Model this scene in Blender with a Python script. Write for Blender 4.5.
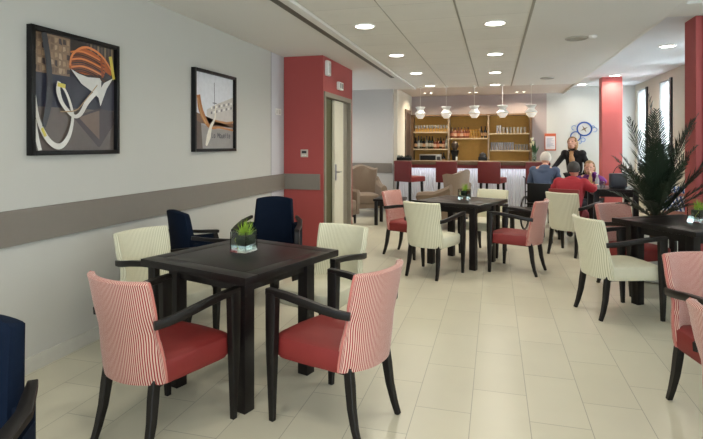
import bpy, bmesh, math, random
from mathutils import Vector, Matrix
random.seed(7)
PI = math.pi
S = bpy.context.scene
C = S.collection
for o in list(bpy.data.objects):
    bpy.data.objects.remove(o)

# ------------------------------------------------------------------ camera
cam_d = bpy.data.cameras.new('camera'); cam = bpy.data.objects.new('camera', cam_d); C.objects.link(cam)
FPX = 515.0
cam_d.sensor_width = 36.0; cam_d.lens = 36.0 * FPX / 703.0
cam_d.shift_y = -(219.5 - 145.0) / 703.0
cam.location = (0, 0, 1.5)
YAW = math.atan((495 - 351.5) / FPX)
cam.rotation_euler = (PI / 2, 0, YAW)
cam_d.clip_start = 0.05; cam_d.clip_end = 200
S.camera = cam

# ------------------------------------------------------------------ view, world
S.view_settings.view_transform = 'Standard'; S.view_settings.look = 'None'
S.view_settings.gamma = 1.0; S.view_settings.use_curve_mapping = False
S.view_settings.exposure = 0.0
W = bpy.data.worlds.new('world'); S.world = W; W.use_nodes = True
W.node_tree.nodes['Background'].inputs[0].default_value = (0.85, 0.93, 1.0, 1)
W.node_tree.nodes['Background'].inputs[1].default_value = 2.0

def area_light(name, loc, rot, sx, sy, power, col=(1, 1, 1)):
    d = bpy.data.lights.new(name, 'AREA'); d.shape = 'RECTANGLE'; d.size = sx; d.size_y = sy
    d.energy = power; d.color = col
    o = bpy.data.objects.new(name, d); C.objects.link(o); o.location = loc; o.rotation_euler = rot
    return o
DAY = (0.86, 0.93, 1.0)
XL, XR, YF, YB, ZC, ZR = -2.96, 3.28, 13.9, -2.6, 2.78, 2.95
WIN_Y = [(12.8, 13.72), (11.16, 12.02), (9.5, 10.4), (7.9, 8.8), (4.9, 5.8), (3.3, 4.2), (1.2, 2.1), (-0.6, 0.3)]
for a, b in WIN_Y:      # daylight outside each window
    area_light('daylight', (XR + 0.55, (a + b) / 2, 1.85), (0, PI / 2, 0), 2.0, b - a, 125 if a > 7 else 45, DAY)
area_light('rear_fill_light', (0.3, YB - 0.3, 1.55), (PI / 2, 0, 0), 5.2, 2.2, 190, DAY)  # added fill from behind the camera, as if daylight came through an unseen opening

# ------------------------------------------------------------------ materials
MATS = {}
def lin(c):
    return tuple(((v / 255) / 12.92 if v / 255 <= 0.04045 else ((v / 255 + 0.055) / 1.055) ** 2.4) for v in c) + (1,)
def mat(name, rgb, rough=0.6, metal=0.0, var=0.06, scale=18.0, bump=0.0, bscale=200.0, emit=0.0, spec=0.5, trans=0.0, sheen=0.0, coat=0.0):
    if name in MATS: return MATS[name]
    m = bpy.data.materials.new(name); m.use_nodes = True; nt = m.node_tree; b = nt.nodes['Principled BSDF']
    tc = nt.nodes.new('ShaderNodeTexCoord')
    if var > 0:
        n = nt.nodes.new('ShaderNodeTexNoise'); n.inputs['Scale'].default_value = scale; n.inputs['Detail'].default_value = 3
        nt.links.new(tc.outputs['Object'], n.inputs['Vector'])
        mx = nt.nodes.new('ShaderNodeMix'); mx.data_type = 'RGBA'
        c = lin(rgb)
        mx.inputs[6].default_value = tuple(v * (1 - var) for v in c[:3]) + (1,)
        mx.inputs[7].default_value = tuple(min(1, v * (1 + var)) for v in c[:3]) + (1,)
        nt.links.new(n.outputs['Fac'], mx.inputs[0]); nt.links.new(mx.outputs[2], b.inputs['Base Color'])
    else:
        b.inputs['Base Color'].default_value = lin(rgb)
    b.inputs['Roughness'].default_value = rough; b.inputs['Metallic'].default_value = metal
    b.inputs['Specular IOR Level'].default_value = spec
    if trans: b.inputs['Transmission Weight'].default_value = trans; b.inputs['IOR'].default_value = 1.45
    if sheen: b.inputs['Sheen Weight'].default_value = sheen
    if coat: b.inputs['Coat Weight'].default_value = coat; b.inputs['Coat Roughness'].default_value = .15
    if emit:
        b.inputs['Emission Color'].default_value = lin(rgb); b.inputs['Emission Strength'].default_value = emit
    if bump:
        n2 = nt.nodes.new('ShaderNodeTexNoise'); n2.inputs['Scale'].default_value = bscale
        nt.links.new(tc.outputs['Object'], n2.inputs['Vector'])
        bp = nt.nodes.new('ShaderNodeBump'); bp.inputs['Strength'].default_value = bump; bp.inputs['Distance'].default_value = 0.01
        nt.links.new(n2.outputs['Fac'], bp.inputs['Height']); nt.links.new(bp.outputs['Normal'], b.inputs['Normal'])
    MATS[name] = m; return m

def stripe_mat(name, c1, c2, pitch, duty=0.5, rough=0.85):
    m = bpy.data.materials.new(name); m.use_nodes = True; nt = m.node_tree; b = nt.nodes['Principled BSDF']
    uv = nt.nodes.new('ShaderNodeUVMap'); sp = nt.nodes.new('ShaderNodeSeparateXYZ')
    nt.links.new(uv.outputs[0], sp.inputs[0])
    mu = nt.nodes.new('ShaderNodeMath'); mu.operation = 'MULTIPLY'; mu.inputs[1].default_value = 1 / pitch
    fr = nt.nodes.new('ShaderNodeMath'); fr.operation = 'FRACT'
    nt.links.new(sp.outputs[0], mu.inputs[0]); nt.links.new(mu.outputs[0], fr.inputs[0])
    r = nt.nodes.new('ShaderNodeValToRGB'); e = r.color_ramp.elements
    e[0].position = 0; e[0].color = lin(c1); e[1].position = 1; e[1].color = lin(c1)
    for p, c in ((duty - .06, c1), (duty, c2), (.95, c2)):
        x = e.new(p); x.color = lin(c)
    nt.links.new(fr.outputs[0], r.inputs[0]); nt.links.new(r.outputs[0], b.inputs['Base Color'])
    b.inputs['Roughness'].default_value = rough; b.inputs['Sheen Weight'].default_value = 0.2
    MATS[name] = m; return m

RED = mat('red_vinyl', (122, 34, 31), 0.6, bump=0.05)
CREAM = mat('cream_vinyl', (208, 205, 182), 0.55, bump=0.05)
NAVY = mat('navy_velvet', (5, 19, 38), 0.8, spec=0.15, bump=0.1)
PINKS = stripe_mat('red_white_stripes', (144, 40, 42), (212, 182, 166), 0.0098, 0.52)
CREAMS = stripe_mat('cream_stripes', (216, 214, 190), (176, 172, 142), 0.016, 0.68)
WOOD = mat('dark_wenge_wood', (16, 13, 12), 0.42, var=0.25, scale=30, spec=.35)
TABLEW = mat('dark_table_wood', (18, 14, 14), 0.33, var=0.25, scale=24, spec=.33)
WALLM = mat('grey_painted_wall', (189, 188, 181), 0.8, var=0.015, scale=4, bump=0.03)
WALL2 = mat('pale_painted_wall', (196, 196, 200), 0.8, var=0.015, scale=4)
WALLW = mat('warm_white_wall', (214, 208, 194), 0.8, var=0.02, scale=4)
WALLP = mat('mauve_grey_wall', (172, 160, 158), 0.8, var=0.02, scale=4)
REDW = mat('red_painted_wall', (158, 68, 65), 0.7, var=0.02, scale=4, bump=0.02)
RAILM = mat('taupe_guard_board', (122, 115, 106), 0.6, var=0.04)
CEILP = mat('white_plaster_ceiling', (222, 221, 216), 0.85, var=0.015, scale=3)
WHITE = mat('white_plastic', (225, 225, 220), 0.4, var=0.02)
TRIMM = mat('grey_ceiling_trim', (160, 158, 146), 0.6)
BLACK = mat('black_lacquer', (8, 8, 9), 0.4, spec=.3)
DGREY = mat('dark_grey_plastic', (38, 38, 42), 0.5)
STEEL = mat('brushed_steel', (170, 170, 172), 0.3, metal=1.0, var=.03)
LAMP = mat('lamp_glow', (255, 250, 238), 0.5, emit=9.0, var=0)
OCHRE = mat('ochre_bar_panel', (196, 150, 66), 0.6, var=0.1)
BARW = mat('brown_bar_wood', (96, 72, 46), 0.5, var=0.15)
DOORF = mat('taupe_door_frame', (128, 122, 108), 0.5)
DOORL = mat('cream_door_leaf', (208, 204, 184), 0.5)
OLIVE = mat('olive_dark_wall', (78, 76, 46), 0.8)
TAUPE = mat('taupe_upholstery', (126, 108, 90), 0.85, var=0.1, scale=60, bump=0.1, sheen=.2)
GLASS = mat('clear_glass', (240, 248, 246), 0.03, trans=1.0, var=0)
LEAF = mat('palm_leaf', (30, 46, 30), 0.5, var=0.3, scale=8)
GRASS = mat('fresh_green_grass', (138, 170, 50), 0.6, var=0.3, scale=40)

def brick_mat(name, c1, c2, mortar, bw, rh, ms, off, loc, rot, rough, var_scale=3.0, bump=0.15, coat=0.0):
    m = bpy.data.materials.new(name); m.use_nodes = True; nt = m.node_tree; b = nt.nodes['Principled BSDF']
    tc = nt.nodes.new('ShaderNodeTexCoord'); mp = nt.nodes.new('ShaderNodeMapping')
    mp.vector_type = 'TEXTURE'
    mp.inputs['Location'].default_value = loc; mp.inputs['Rotation'].default_value = (0, 0, rot)
    br = nt.nodes.new('ShaderNodeTexBrick'); br.offset = off
    br.inputs['Scale'].default_value = 1; br.inputs['Brick Width'].default_value = bw; br.inputs['Row Height'].default_value = rh
    br.inputs['Mortar Size'].default_value = ms; br.inputs['Mortar Smooth'].default_value = 0.2
    br.inputs['Color1'].default_value = lin(c1); br.inputs['Color2'].default_value = lin(c2); br.inputs['Mortar'].default_value = lin(mortar)
    nt.links.new(tc.outputs['Object'], mp.inputs[0]); nt.links.new(mp.outputs[0], br.inputs['Vector'])
    n = nt.nodes.new('ShaderNodeTexNoise'); n.inputs['Scale'].default_value = var_scale; n.inputs['Detail'].default_value = 4
    nt.links.new(tc.outputs['Object'], n.inputs['Vector'])
    rp = nt.nodes.new('ShaderNodeMapRange'); rp.inputs[3].default_value = .93; rp.inputs[4].default_value = 1.05
    nt.links.new(n.outputs['Fac'], rp.inputs[0])
    mx = nt.nodes.new('ShaderNodeVectorMath'); mx.operation = 'SCALE'
    nt.links.new(br.outputs['Color'], mx.inputs[0]); nt.links.new(rp.outputs[0], mx.inputs['Scale'])
    nt.links.new(mx.outputs[0], b.inputs['Base Color'])
    b.inputs['Roughness'].default_value = rough
    bp = nt.nodes.new('ShaderNodeBump'); bp.inputs['Strength'].default_value = bump; bp.inputs['Distance'].default_value = 0.002; bp.invert = True
    nt.links.new(br.outputs['Fac'], bp.inputs['Height']); nt.links.new(bp.outputs['Normal'], b.inputs['Normal'])
    return m
FLOORM = brick_mat('cream_floor_tiles', (196, 191, 170), (202, 197, 176), (150, 146, 128), 0.60, 0.311, 0.0022, 0.5, (-0.13, 3.25, 0), PI / 2, 0.3)
CEILT = brick_mat('ceiling_tiles', (203, 200, 186), (206, 203, 189), (166, 163, 150), 0.6, 0.675, 0.003, 0.0, (-0.35, 4.0, 0), 0, 0.9)
CEILT = brick_mat('ceiling_tiles', (226, 224, 216), (229, 227, 219), (184, 182, 174), 0.675, 0.6, 0.0028, 0.0, (-0.35, 4.05, 0), 0, 0.9)

# ------------------------------------------------------------------ mesh helpers
def B(): return bmesh.new()
def box(bm, c, s, rz=0.0, bev=0.0, mi=0):
    M = Matrix.Translation(c) @ Matrix.Rotation(rz, 4, 'Z') @ Matrix.Diagonal((s[0], s[1], s[2], 1))
    r = bmesh.ops.create_cube(bm, size=1.0, matrix=M)
    fs = set(f for v in r['verts'] for f in v.link_faces)
    for f in fs: f.material_index = mi
    if bev > 0:
        es = list(set(e for v in r['verts'] for e in v.link_edges))
        bmesh.ops.bevel(bm, geom=es, offset=bev, segments=2, affect='EDGES', profile=0.6, clamp_overlap=True)
    return bm
def box2(bm, x0, x1, y0, y1, z0, z1, bev=0.0, mi=0):
    return box(bm, ((x0 + x1) / 2, (y0 + y1) / 2, (z0 + z1) / 2), (abs(x1 - x0), abs(y1 - y0), abs(z1 - z0)), 0, bev, mi)
def loft(bm, rings, cap=True, closed=True, mi=0):
    vs = [[bm.verts.new(p) for p in r] for r in rings]
    n = len(vs[0])
    for a, b in zip(vs, vs[1:]):
        for i in range(n if closed else n - 1):
            j = (i + 1) % n
            f = bm.faces.new((a[i], a[j], b[j], b[i])); f.material_index = mi
    if cap and closed:
        f = bm.faces.new(list(reversed(vs[0]))); f.material_index = mi
        f = bm.faces.new(vs[-1]); f.material_index = mi
    return vs
def sweep(bm, pts, dims, n=4, up=(0, 0, 1), round_=False, mi=0):
    """rectangular (n=4) or round section swept along pts; dims = list of (w, h)"""
    pts = [Vector(p) for p in pts]; rings = []
    if isinstance(dims, tuple): dims = [dims] * len(pts)
    for i, p in enumerate(pts):
        t = (pts[min(i + 1, len(pts) - 1)] - pts[max(i - 1, 0)]).normalized()
        u = Vector(up)
        if abs(t.dot(u)) > .98: u = Vector((0, 1, 0))
        s = t.cross(u).normalized(); v = s.cross(t).normalized()
        w, h = dims[i]; ring = []
        if n == 4:
            k = 0.82
            for a, b in ((-1, -k), (-k, -1), (k, -1), (1, -k), (1, k), (k, 1), (-k, 1), (-1, k)):
                ring.append(p + s * (a * w / 2) + v * (b * h / 2))
        else:
            for q in range(n):
                a = 2 * PI * q / n
                ring.append(p + s * (math.cos(a) * w / 2) + v * (math.sin(a) * h / 2))
        rings.append(ring)
    loft(bm, rings, mi=mi); return bm
def lathe(bm, prof, n=20, c=(0, 0, 0), mi=0, cap=True):
    rings = [[(c[0] + r * math.cos(2 * PI * k / n), c[1] + r * math.sin(2 * PI * k / n), c[2] + z) for k in range(n)] for r, z in prof]
    loft(bm, rings, cap=cap, mi=mi); return bm
def mesh_of(bm, name, m, smooth=False):
    bmesh.ops.recalc_face_normals(bm, faces=bm.faces)
    me = bpy.data.meshes.new(name); bm.to_mesh(me); bm.free()
    for x in (m if isinstance(m, (list, tuple)) else [m]): me.materials.append(x)
    if smooth:
        for p in me.polygons: p.use_smooth = True
        try: me.set_sharp_from_angle(angle=math.radians(38))
        except Exception: pass
    return me
def obj(name, bm, m, parent=None, smooth=True):
    me = bm if isinstance(bm, bpy.types.Mesh) else mesh_of(bm, name, m, smooth)
    o = bpy.data.objects.new(name, me); C.objects.link(o)
    if parent: o.parent = parent
    return o
def tag(o, label=None, cat=None, group=None, kind=None):
    if label: o['label'] = label
    if cat: o['category'] = cat
    if group: o['group'] = group
    if kind: o['kind'] = kind
    return o
def thing(name, label, cat, loc=(0, 0, 0), rz=0.0, group=None):
    o = bpy.data.objects.new(name, None); o.empty_display_size = .1; C.objects.link(o)
    o.location = loc; o.rotation_euler = (0, 0, rz)
    return tag(o, label, cat, group)
def struct(name, bm, m, smooth=False):
    return tag(obj(name, bm, m, None, smooth), kind='structure')
def sbox(name, x0, x1, y0, y1, z0, z1, m, bev=0.0):
    return struct(name, box2(B(), x0, x1, y0, y1, z0, z1, bev), m)
def dup(o, loc, rz=0.0, label=None, parent=None):
    c = o.copy(); C.objects.link(c)
    if parent: c.parent = parent
    else:
        c.location = loc; c.rotation_euler = (0, 0, rz)
        if label: c['label'] = label
    for ch in [x for x in bpy.data.objects if x.parent == o]:
        dup(ch, None, parent=c)
    return c
def face_dir(fx, fy): return math.atan2(fy, fx) - PI / 2

# ------------------------------------------------------------------ room shell
sbox('floor', XL - .1, XR + .1, YB - .1, YF + .9, -0.1, 0, FLOORM)
# ceilings
sbox('ceiling', XL - 1.6, -1.80, YB, 11.75, ZC, ZC + .12, CEILP)
sbox('ceiling', -1.70, 0.345, YB, 11.62, ZC, ZC + .12, CEILT)
sbox('ceiling', 0.345, 1.64, YB, 11.62, ZC, ZC + .12, CEILP)
sbox('ceiling', -1.80, -1.70, YB, 11.62, ZC - .0, ZC + .12, CEILP)
sbox('ceiling', -2.3, 1.64, 11.62, YF + .1, ZC + .03, ZC + .15, mat('bar_ceiling', (206, 196, 190), .85))
sbox('ceiling', 1.64, XR + .1, YB, YF + .1, ZR, ZR + .12, mat('window_side_ceiling', (212, 214, 218), .85, var=.01))
sbox('ceiling_soffit', 1.62, 1.66, YB, YF, ZC - .001, ZR + .05, CEILP)
sbox('trim_1', -1.90, -1.80, 1.0, 9.6, ZC - .012, ZC, mat('slot_diffuser_dark', (96, 94, 86), .6))
sbox('trim_2', -1.80, -1.715, YB, 11.6, ZC - .03, ZC, CEILP)
for k, x in enumerate((-1.025, -0.35, 0.335)):
    sbox('trim_%d' % (k + 3), x - (.004, .009, .013)[k], x + (.004, .009, .013)[k], YB, 11.6, ZC - .004, ZC, TRIMM)
sbox('ceiling_beam', 1.66, XR, 5.9, 6.45, ZR - .03, ZR, CEILP)
# left wall
sbox('wall_left', XL - .12, XL, YB, 6.51, 0, ZC, WALLM)
sbox('wall_left', XL - .12, XL - .006, 6.51, 6.97, 0, ZC, WALL2)
sbox('trim_6', XL - .01, XL + .002, 6.505, 6.52, 0, ZC, mat('seam_grey', (150, 150, 150), .7))
sbox('baseboard_left', XL, XL + .014, YB, 6.96, 0, .1, mat('pale_skirting', (196, 194, 184), .55))
sbox('trim_7', XL, XL + .028, YB, 6.94, .86, 1.085, RAILM, .004)
# red box with doorway
sbox('wall_red_front', XL, -2.36, 6.96, 7.0, 0, ZC, REDW)
sbox('wall_red_side', -2.42, -2.36, 7.0, 8.42, 2.27, ZC, REDW)
sbox('wall_red_side', -2.42, -2.36, 8.40, 8.52, 0, ZC, REDW)
sbox('wall_inner', XL - .1, XL - .02, 7.0, 8.5, 0, ZC, OLIVE)
sbox('wall_inner', XL, -2.42, 8.42, 8.5, 0, ZC, OLIVE)
sbox('trim_8', XL + .01, -2.40, 6.93, 6.96, .86, 1.085, RAILM, .004)
fr = B(); box2(fr, -2.44, -2.34, 6.99, 7.05, 0, 2.27); box2(fr, -2.44, -2.34, 8.34, 8.41, 0, 2.27); box2(fr, -2.44, -2.34, 7.05, 8.34, 2.20, 2.27)
struct('trim_9', fr, DOORF)
d1 = tag(obj('door_1', box2(B(), -2.43, -2.39, 7.60, 8.08, 0.01, 2.19), DOORL, smooth=False), kind='structure')
pl = obj('door_closer_plate', box2(B(), -2.39, -2.375, 7.62, 7.68, .95, 1.2, .004), STEEL, d1)
hd = B(); sweep(hd, [(-2.375, 7.65, 1.08), (-2.33, 7.65, 1.08), (-2.33, 7.77, 1.08)], (.018, .018), n=8); obj('door_handle', hd, STEEL, d1)
sbox('wall_inner', -2.47, -2.44, 7.05, 7.62, 0, 2.2, OLIVE)
sbox('trim_12', -2.43, -2.40, 8.085, 8.34, 0, 2.2, DOORF)
# far left grey wall, bar niche, back walls
sbox('wall_far_left', XL - 1.6, -2.25, 11.6, 11.72, 0, ZC, mat('blue_grey_wall', (190, 188, 184), .8, var=.02))
sbox('wall_lounge_left', XL - 1.7, XL - 1.6, 8.4, 11.7, 0, ZC, WALL2)
sbox('wall_lounge_near', XL - 1.6, XL, 8.5, 8.56, 0, ZC, WALL2)
sbox('trim_10', XL - 1.5, -2.27, 11.575, 11.6, .86, 1.085, RAILM, .004)
sbox('wall_bar_left', -2.25, -2.17, 11.72, YF + .1, 0, ZC + .1, WALLW)
ob = B(); box2(ob, -2.17, -2.14, 12.75, 12.83, 0, 2.40); box2(ob, -2.17, -2.14, 13.50, 13.58, 0, 2.40); box2(ob, -2.17, -2.14, 12.83, 13.5, 2.32, 2.40)
struct('trim_11', ob, mat('brown_grey_frame', (98, 84, 74), .6))
tag(obj('door_2', box2(B(), -2.17, -2.155, 12.83, 13.5, .01, 2.32), mat('dark_brown_door', (66, 50, 42), .6), smooth=False), kind='structure')
sbox('wall_back', -2.17, 1.26, YF, YF + .1, 0, ZC + .15, WALLP)
sbox('wall_back_right', 1.26, XR, YF, YF + .1, 0, ZR, mat('cool_white_wall', (206, 208, 204), .8, var=.015))
# right wall with windows
y = YB; k = 0
segs = sorted(WIN_Y)
WZ0, WZ1 = .85, 2.80
RW = mat('window_wall_paint', (206, 204, 192), .8, var=.02)
for a, b in segs:
    sbox('wall_right', XR, XR + .22, y, a, 0, ZR, RW)
    sbox('wall_right', XR, XR + .22, a, b, 0, WZ0, RW)
    sbox('wall_right', XR, XR + .22, a, b, WZ1, ZR, RW)
    y = b
sbox('wall_right', XR, XR + .22, y, YF + .1, 0, ZR, RW)
for k, (a, b) in enumerate(segs):
    f = B(); t = .05
    box2(f, XR - .03, XR + .10, a, a + .11, WZ0, WZ1)
    box2(f, XR + .04, XR + .10, b - t, b, WZ0, WZ1)
    box2(f, XR + .04, XR + .10, a, b, WZ0, WZ0 + t); box2(f, XR + .04, XR + .10, a, b, WZ1 - t, WZ1)
    w = struct('window_%d' % (k + 1), f, mat('dark_window_frame', (44, 44, 50), .5))
    g = obj('pane', box2(B(), XR + .065, XR + .07, a + .08, b - t, WZ0 + t, WZ1 - t), GLASS, w, smooth=False)
    cb = B(); n = 26; rr = []
    for i in range(n + 1):
        yy = a + .10 + (b - a - .12) * i / n
        rr.append((XR + .012 + .012 * math.sin(i * 2.1), yy))
    vs0 = [cb.verts.new((x_, y_, WZ0 + .03)) for x_, y_ in rr]; vs1 = [cb.verts.new((x_, y_, WZ1 - .02)) for x_, y_ in rr]
    for i in range(n): cb.faces.new((vs0[i], vs0[i + 1], vs1[i + 1], vs1[i]))
    VO = MATS.get('voile')
    if not VO:
        VO = bpy.data.materials.new('voile'); VO.use_nodes = True; nt = VO.node_tree; bs = nt.nodes['Principled BSDF']
        bs.inputs['Base Color'].default_value = (.95, .96, .97, 1); bs.inputs['Roughness'].default_value = .9
        tl = nt.nodes.new('ShaderNodeBsdfTranslucent'); tl.inputs[0].default_value = (.95, .97, 1, 1)
        tr = nt.nodes.new('ShaderNodeBsdfTransparent')
        a1 = nt.nodes.new('ShaderNodeMixShader'); a1.inputs[0].default_value = .7
        a2 = nt.nodes.new('ShaderNodeMixShader'); a2.inputs[0].default_value = .55
        nt.links.new(bs.outputs[0], a1.inputs[1]); nt.links.new(tl.outputs[0], a1.inputs[2])
        nt.links.new(a1.outputs[0], a2.inputs[1]); nt.links.new(tr.outputs[0], a2.inputs[2])
        nt.links.new(a2.outputs[0], nt.nodes['Material Output'].inputs[0]); MATS['voile'] = VO
    obj('voile_curtain', cb, VO, w)
# rear wall behind the camera: low wall and header with an open gap added for the fill light
sbox('wall_rear', XL, XR, YB - .1, YB, 0, .45, WALLM)
sbox('wall_rear', XL, XR, YB - .1, YB, 2.65, ZR, WALLM)
for x in (XL, -2.3, 2.9):
    sbox('wall_rear', x, x + (.01 if x == XL else .38), YB - .1, YB, .45, 2.65, WALLM)
# columns
COLR = mat('red_painted_column', (176, 84, 82), .7, var=.02, scale=4)
sbox('column_far', 2.2, 2.6, 12.05, 12.35, 0, ZR, COLR)
cb = B(); box2(cb, 2.17, 2.225, 6.6, 6.95, 0, ZR); box2(cb, 2.24, 2.6, 6.605, 6.95, 0, ZR); box2(cb, 2.2, 2.5, 6.62, 6.94, 0, ZR)
struct('column_near', cb, COLR)

# ------------------------------------------------------------------ ceiling lamps
def lamp_glow(loc, power, r=.085, col=(1, .92, .79), spot=None):
    d = bpy.data.lights.new('downlight_light', 'AREA'); d.shape = 'DISK'; d.size = r * 2; d.energy = power; d.color = col
    d.spread = math.radians(150)
    o = bpy.data.objects.new('downlight_light', d); C.objects.link(o); o.location = loc; return o
rim_b = lathe(B(), [(.118, 0), (.118, -.006), (.108, -.012), (.098, -.008), (.098, .0)], 28)
rim_me = mesh_of(rim_b, 'rim', WHITE, True)
dif_me = mesh_of(lathe(B(), [(.0965, -.001), (.0965, -.009), (.001, -.009)], 28), 'diffuser', LAMP, True)
DL = []
for x, nm in ((-1.35, 'left'), (0.0, 'right')):
    for k, y_ in enumerate((5.37, 7.23, 9.13, 11.13) if x < -1 else (5.6, 7.5, 9.4, 11.3)):
        o_ = ['first', 'second', 'third', 'farthest'][k]
        DL.append((x, y_, ZC, 12 if k < 3 else 8, 'round recessed ceiling light, %s from the front in the %s row over the tiles' % (o_, nm)))
DL += [(-3.5, 10.2, ZC, 22, 'round ceiling light added to brighten the lounge corner, hidden by the red wall'),  # lounge lamp is added to lift the far left wall, no fitting known there
       (2.43, 8.5, ZR, 16, 'round ceiling light alone on the raised ceiling near the windows'),
       (2.4, 11.8, ZR, 14, 'round ceiling light right in front of the far red column'),
       (2.0, 13.3, ZR, 6, 'small-looking ceiling light by the far wall left of the far red column')]
for x, y_, z, p, lab in DL:
    t = thing('ceiling_light', lab, 'ceiling light', (x, y_, z), 0, 'round recessed ceiling lights')
    obj('rim', rim_me, None, t); obj('diffuser', dif_me, None, t)
    lamp_glow((x, y_, z - .025), p)
# the same lamps over the part of the room behind the picture edge: light only where the room has them
for x in (-1.35, 0.0):
    for y_ in (3.55, 1.65, -.25): 
        t = thing('ceiling_light', 'round recessed ceiling light above or behind the viewer, %s row, %s' % ('left' if x < -1 else 'right', 'ahead' if y_ > 3 else ('overhead' if y_ > 1 else 'behind')), 'ceiling light', (x, y_, ZC), 0, 'round recessed ceiling lights')
        obj('rim', rim_me, None, t); obj('diffuser', dif_me, None, t)
        lamp_glow((x, y_, ZC - .025), 6)
for i, (x, y_) in enumerate(((-1.62, 12.97), (-.53, 13.15), (.6, 13.3))):
    t = thing('twin_spotlight', 'pair of tiny recessed spots above the bar shelves, ' + ['over the bottles at left', 'over the middle shelves', 'over the glasses at right'][i], 'ceiling light', (x, y_, ZC + .03), 0, 'twin spots over the bar')
    for s in (-1, 1):
        obj('spot_ring', lathe(B(), [(.05, 0), (.05, -.008), (.038, -.01), (.038, 0)], 16, (s * .08, 0, 0)), WHITE, t)
        obj('spot_lens', lathe(B(), [(.037, 0), (.037, -.006), (.001, -.006)], 16, (s * .08, 0, 0)), LAMP, t)
    lamp_glow((x, y_, ZC + .0), 20, .08, (1, .84, .62))
for (x, y_, lab) in ((.94, 6.66, 'flat round speaker disc on plain ceiling, the nearer one'), (.96, 10.48, 'flat round speaker disc on plain ceiling, the farther one')):
    t = thing('ceiling_speaker', lab, 'speaker', (x, y_, ZC), 0, 'ceiling speakers')
    obj('rim', lathe(B(), [(.13, 0), (.13, -.01), (.115, -.016), (.115, 0)], 28), mat('speaker_rim', (176, 174, 164), .6), t)
    obj('grille', lathe(B(), [(.114, 0), (.114, -.012), (.001, -.012)], 28), mat('speaker_grille', (160, 158, 148), .7), t)
tag(obj('detector', lathe(B(), [(.045, 0), (.045, -.02), (.03, -.035), (.001, -.035)], 16, (1.10, 6.55, ZC)), WHITE), 'small white sensor knob beside the nearer ceiling speaker', 'sensor')

# ------------------------------------------------------------------ chairs
def leg_mesh(x0, y0, z0, x1, y1, w0, w1, curve=0):
    b = B(); pts = []; dm = []
    for k in range(7):
        t = k / 6
        pts.append((x0 + (x1 - x0) * t + 0, y0 + (y1 - y0) * (t ** (1 + curve)), z0 * (1 - t))); w = w0 + (w1 - w0) * t; dm.append((w, w))
    sweep(b, pts, dm); return b
def back_mesh(W0, W1, Wm, z0, z1, yb0, yb1, wrap, th, dip=0.0, nose=True):
    """curved upholstered shell: outer and inner face with a rounded rim, UV x = metres across"""
    b = B(); uvl = b.loops.layers.uv.new('UVMap')
    nu, nv = 14, 12; rings = []; us = []
    def ring(t, zz, shrink=0.0):
        w = (W0 * (1 - t) + W1 * t) / 2
        w -= (Wm) * math.exp(-((t - .48) / .13) ** 2)
        yb = yb0 + (yb1 - yb0) * (t ** 1.25)
        wr = wrap * (1 - .35 * t); tt = th * (1 - .3 * t)
        w -= shrink * .5; out = []; uu = []
        for k in range(nu + 1):
            u = -1 + 2 * k / nu
            out.append(Vector((u * w, yb + shrink * .5 + wr * abs(u) ** 2.4, zz - dip * (1 - u * u) * t))); uu.append(u * w)
        out.append(Vector((w + .0, yb + wr + tt * .5, zz))); uu.append(w + .03)
        for k in range(nu + 1):
            u = 1 - 2 * k / nu; w2 = w - .018
            out.append(Vector((u * w2, yb - shrink * .5 + wr * abs(u) ** 2.4 + tt, zz - dip * (1 - u * u) * t))); uu.append(u * (w + .06))
        out.append(Vector((-w, yb + wr + tt * .5, zz))); uu.append(-w - .03)
        return out, uu
    H = z1 - z0
    seq = [(0, z0 + .0, .03), (0.01, z0 + .006, .006)] + [(k / nv, z0 + H * k / nv, 0) for k in range(1, nv)] + [(1, z1 - .012, 0), (1, z1 - .003, .012), (1, z1, .03)]
    for t, z, s in seq:
        r, u = ring(t, z, s); rings.append(r); us.append(u)
    vs = [[b.verts.new(p) for p in r] for r in rings]; n = len(vs[0])
    U = {}
    for r_, u_ in zip(vs, us):
        for v, u in zip(r_, u_): U[v] = u
    for a, c in zip(vs, vs[1:]):
        for i in range(n):
            j = (i + 1) % n; b.faces.new((a[i], a[j], c[j], c[i]))
    for rr in (vs[0], vs[-1]):       # caps as quads across the thickness
        for k in range(nu):
            b.faces.new((rr[k], rr[k + 1], rr[2 * nu + 1 - k], rr[2 * nu + 2 - k]))
        b.faces.new((rr[nu], rr[nu + 1], rr[nu + 2])); b.faces.new((rr[0], rr[2 * nu + 2], rr[2 * nu + 3]))
    for f in b.faces:
        for l in f.loops: l[uvl].uv = (U[l.vert], l.vert.co.z)
    return b, rings
def cushion_mesh(wf, wr, yf, yr, z0, z1, crown=.02, r=.035):
    b = B()
    def outline(inset, z, cz=0):
        pts = []; n = 36
        for k in range(n):
            a = 2 * PI * k / n; ca, sa = math.cos(a), math.sin(a)
            e = 0.27
            x = math.copysign(abs(ca) ** e, ca); y_ = math.copysign(abs(sa) ** e, sa)
            t = (y_ + 1) / 2; w = (wr + (wf - wr) * t) / 2 - inset
            yy = (yr + yf) / 2 + y_ * ((yf - yr) / 2 - inset) + (.018 * (1 - x * x) if y_ > 0.9 else 0)
            pts.append((x * w, yy, z + .012 * (1 - t) * 0))
        return pts
    rings = [outline(r * .5, z0), outline(.004, z0 + .012), outline(0, z0 + .03), outline(0, z1 - r), outline(r * .3, z1 - r * .35), outline(r, z1), outline(r * 2.6, z1 + crown * .6), outline(r * 4.5, z1 + crown)]
    loft(b, rings); return b
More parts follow.
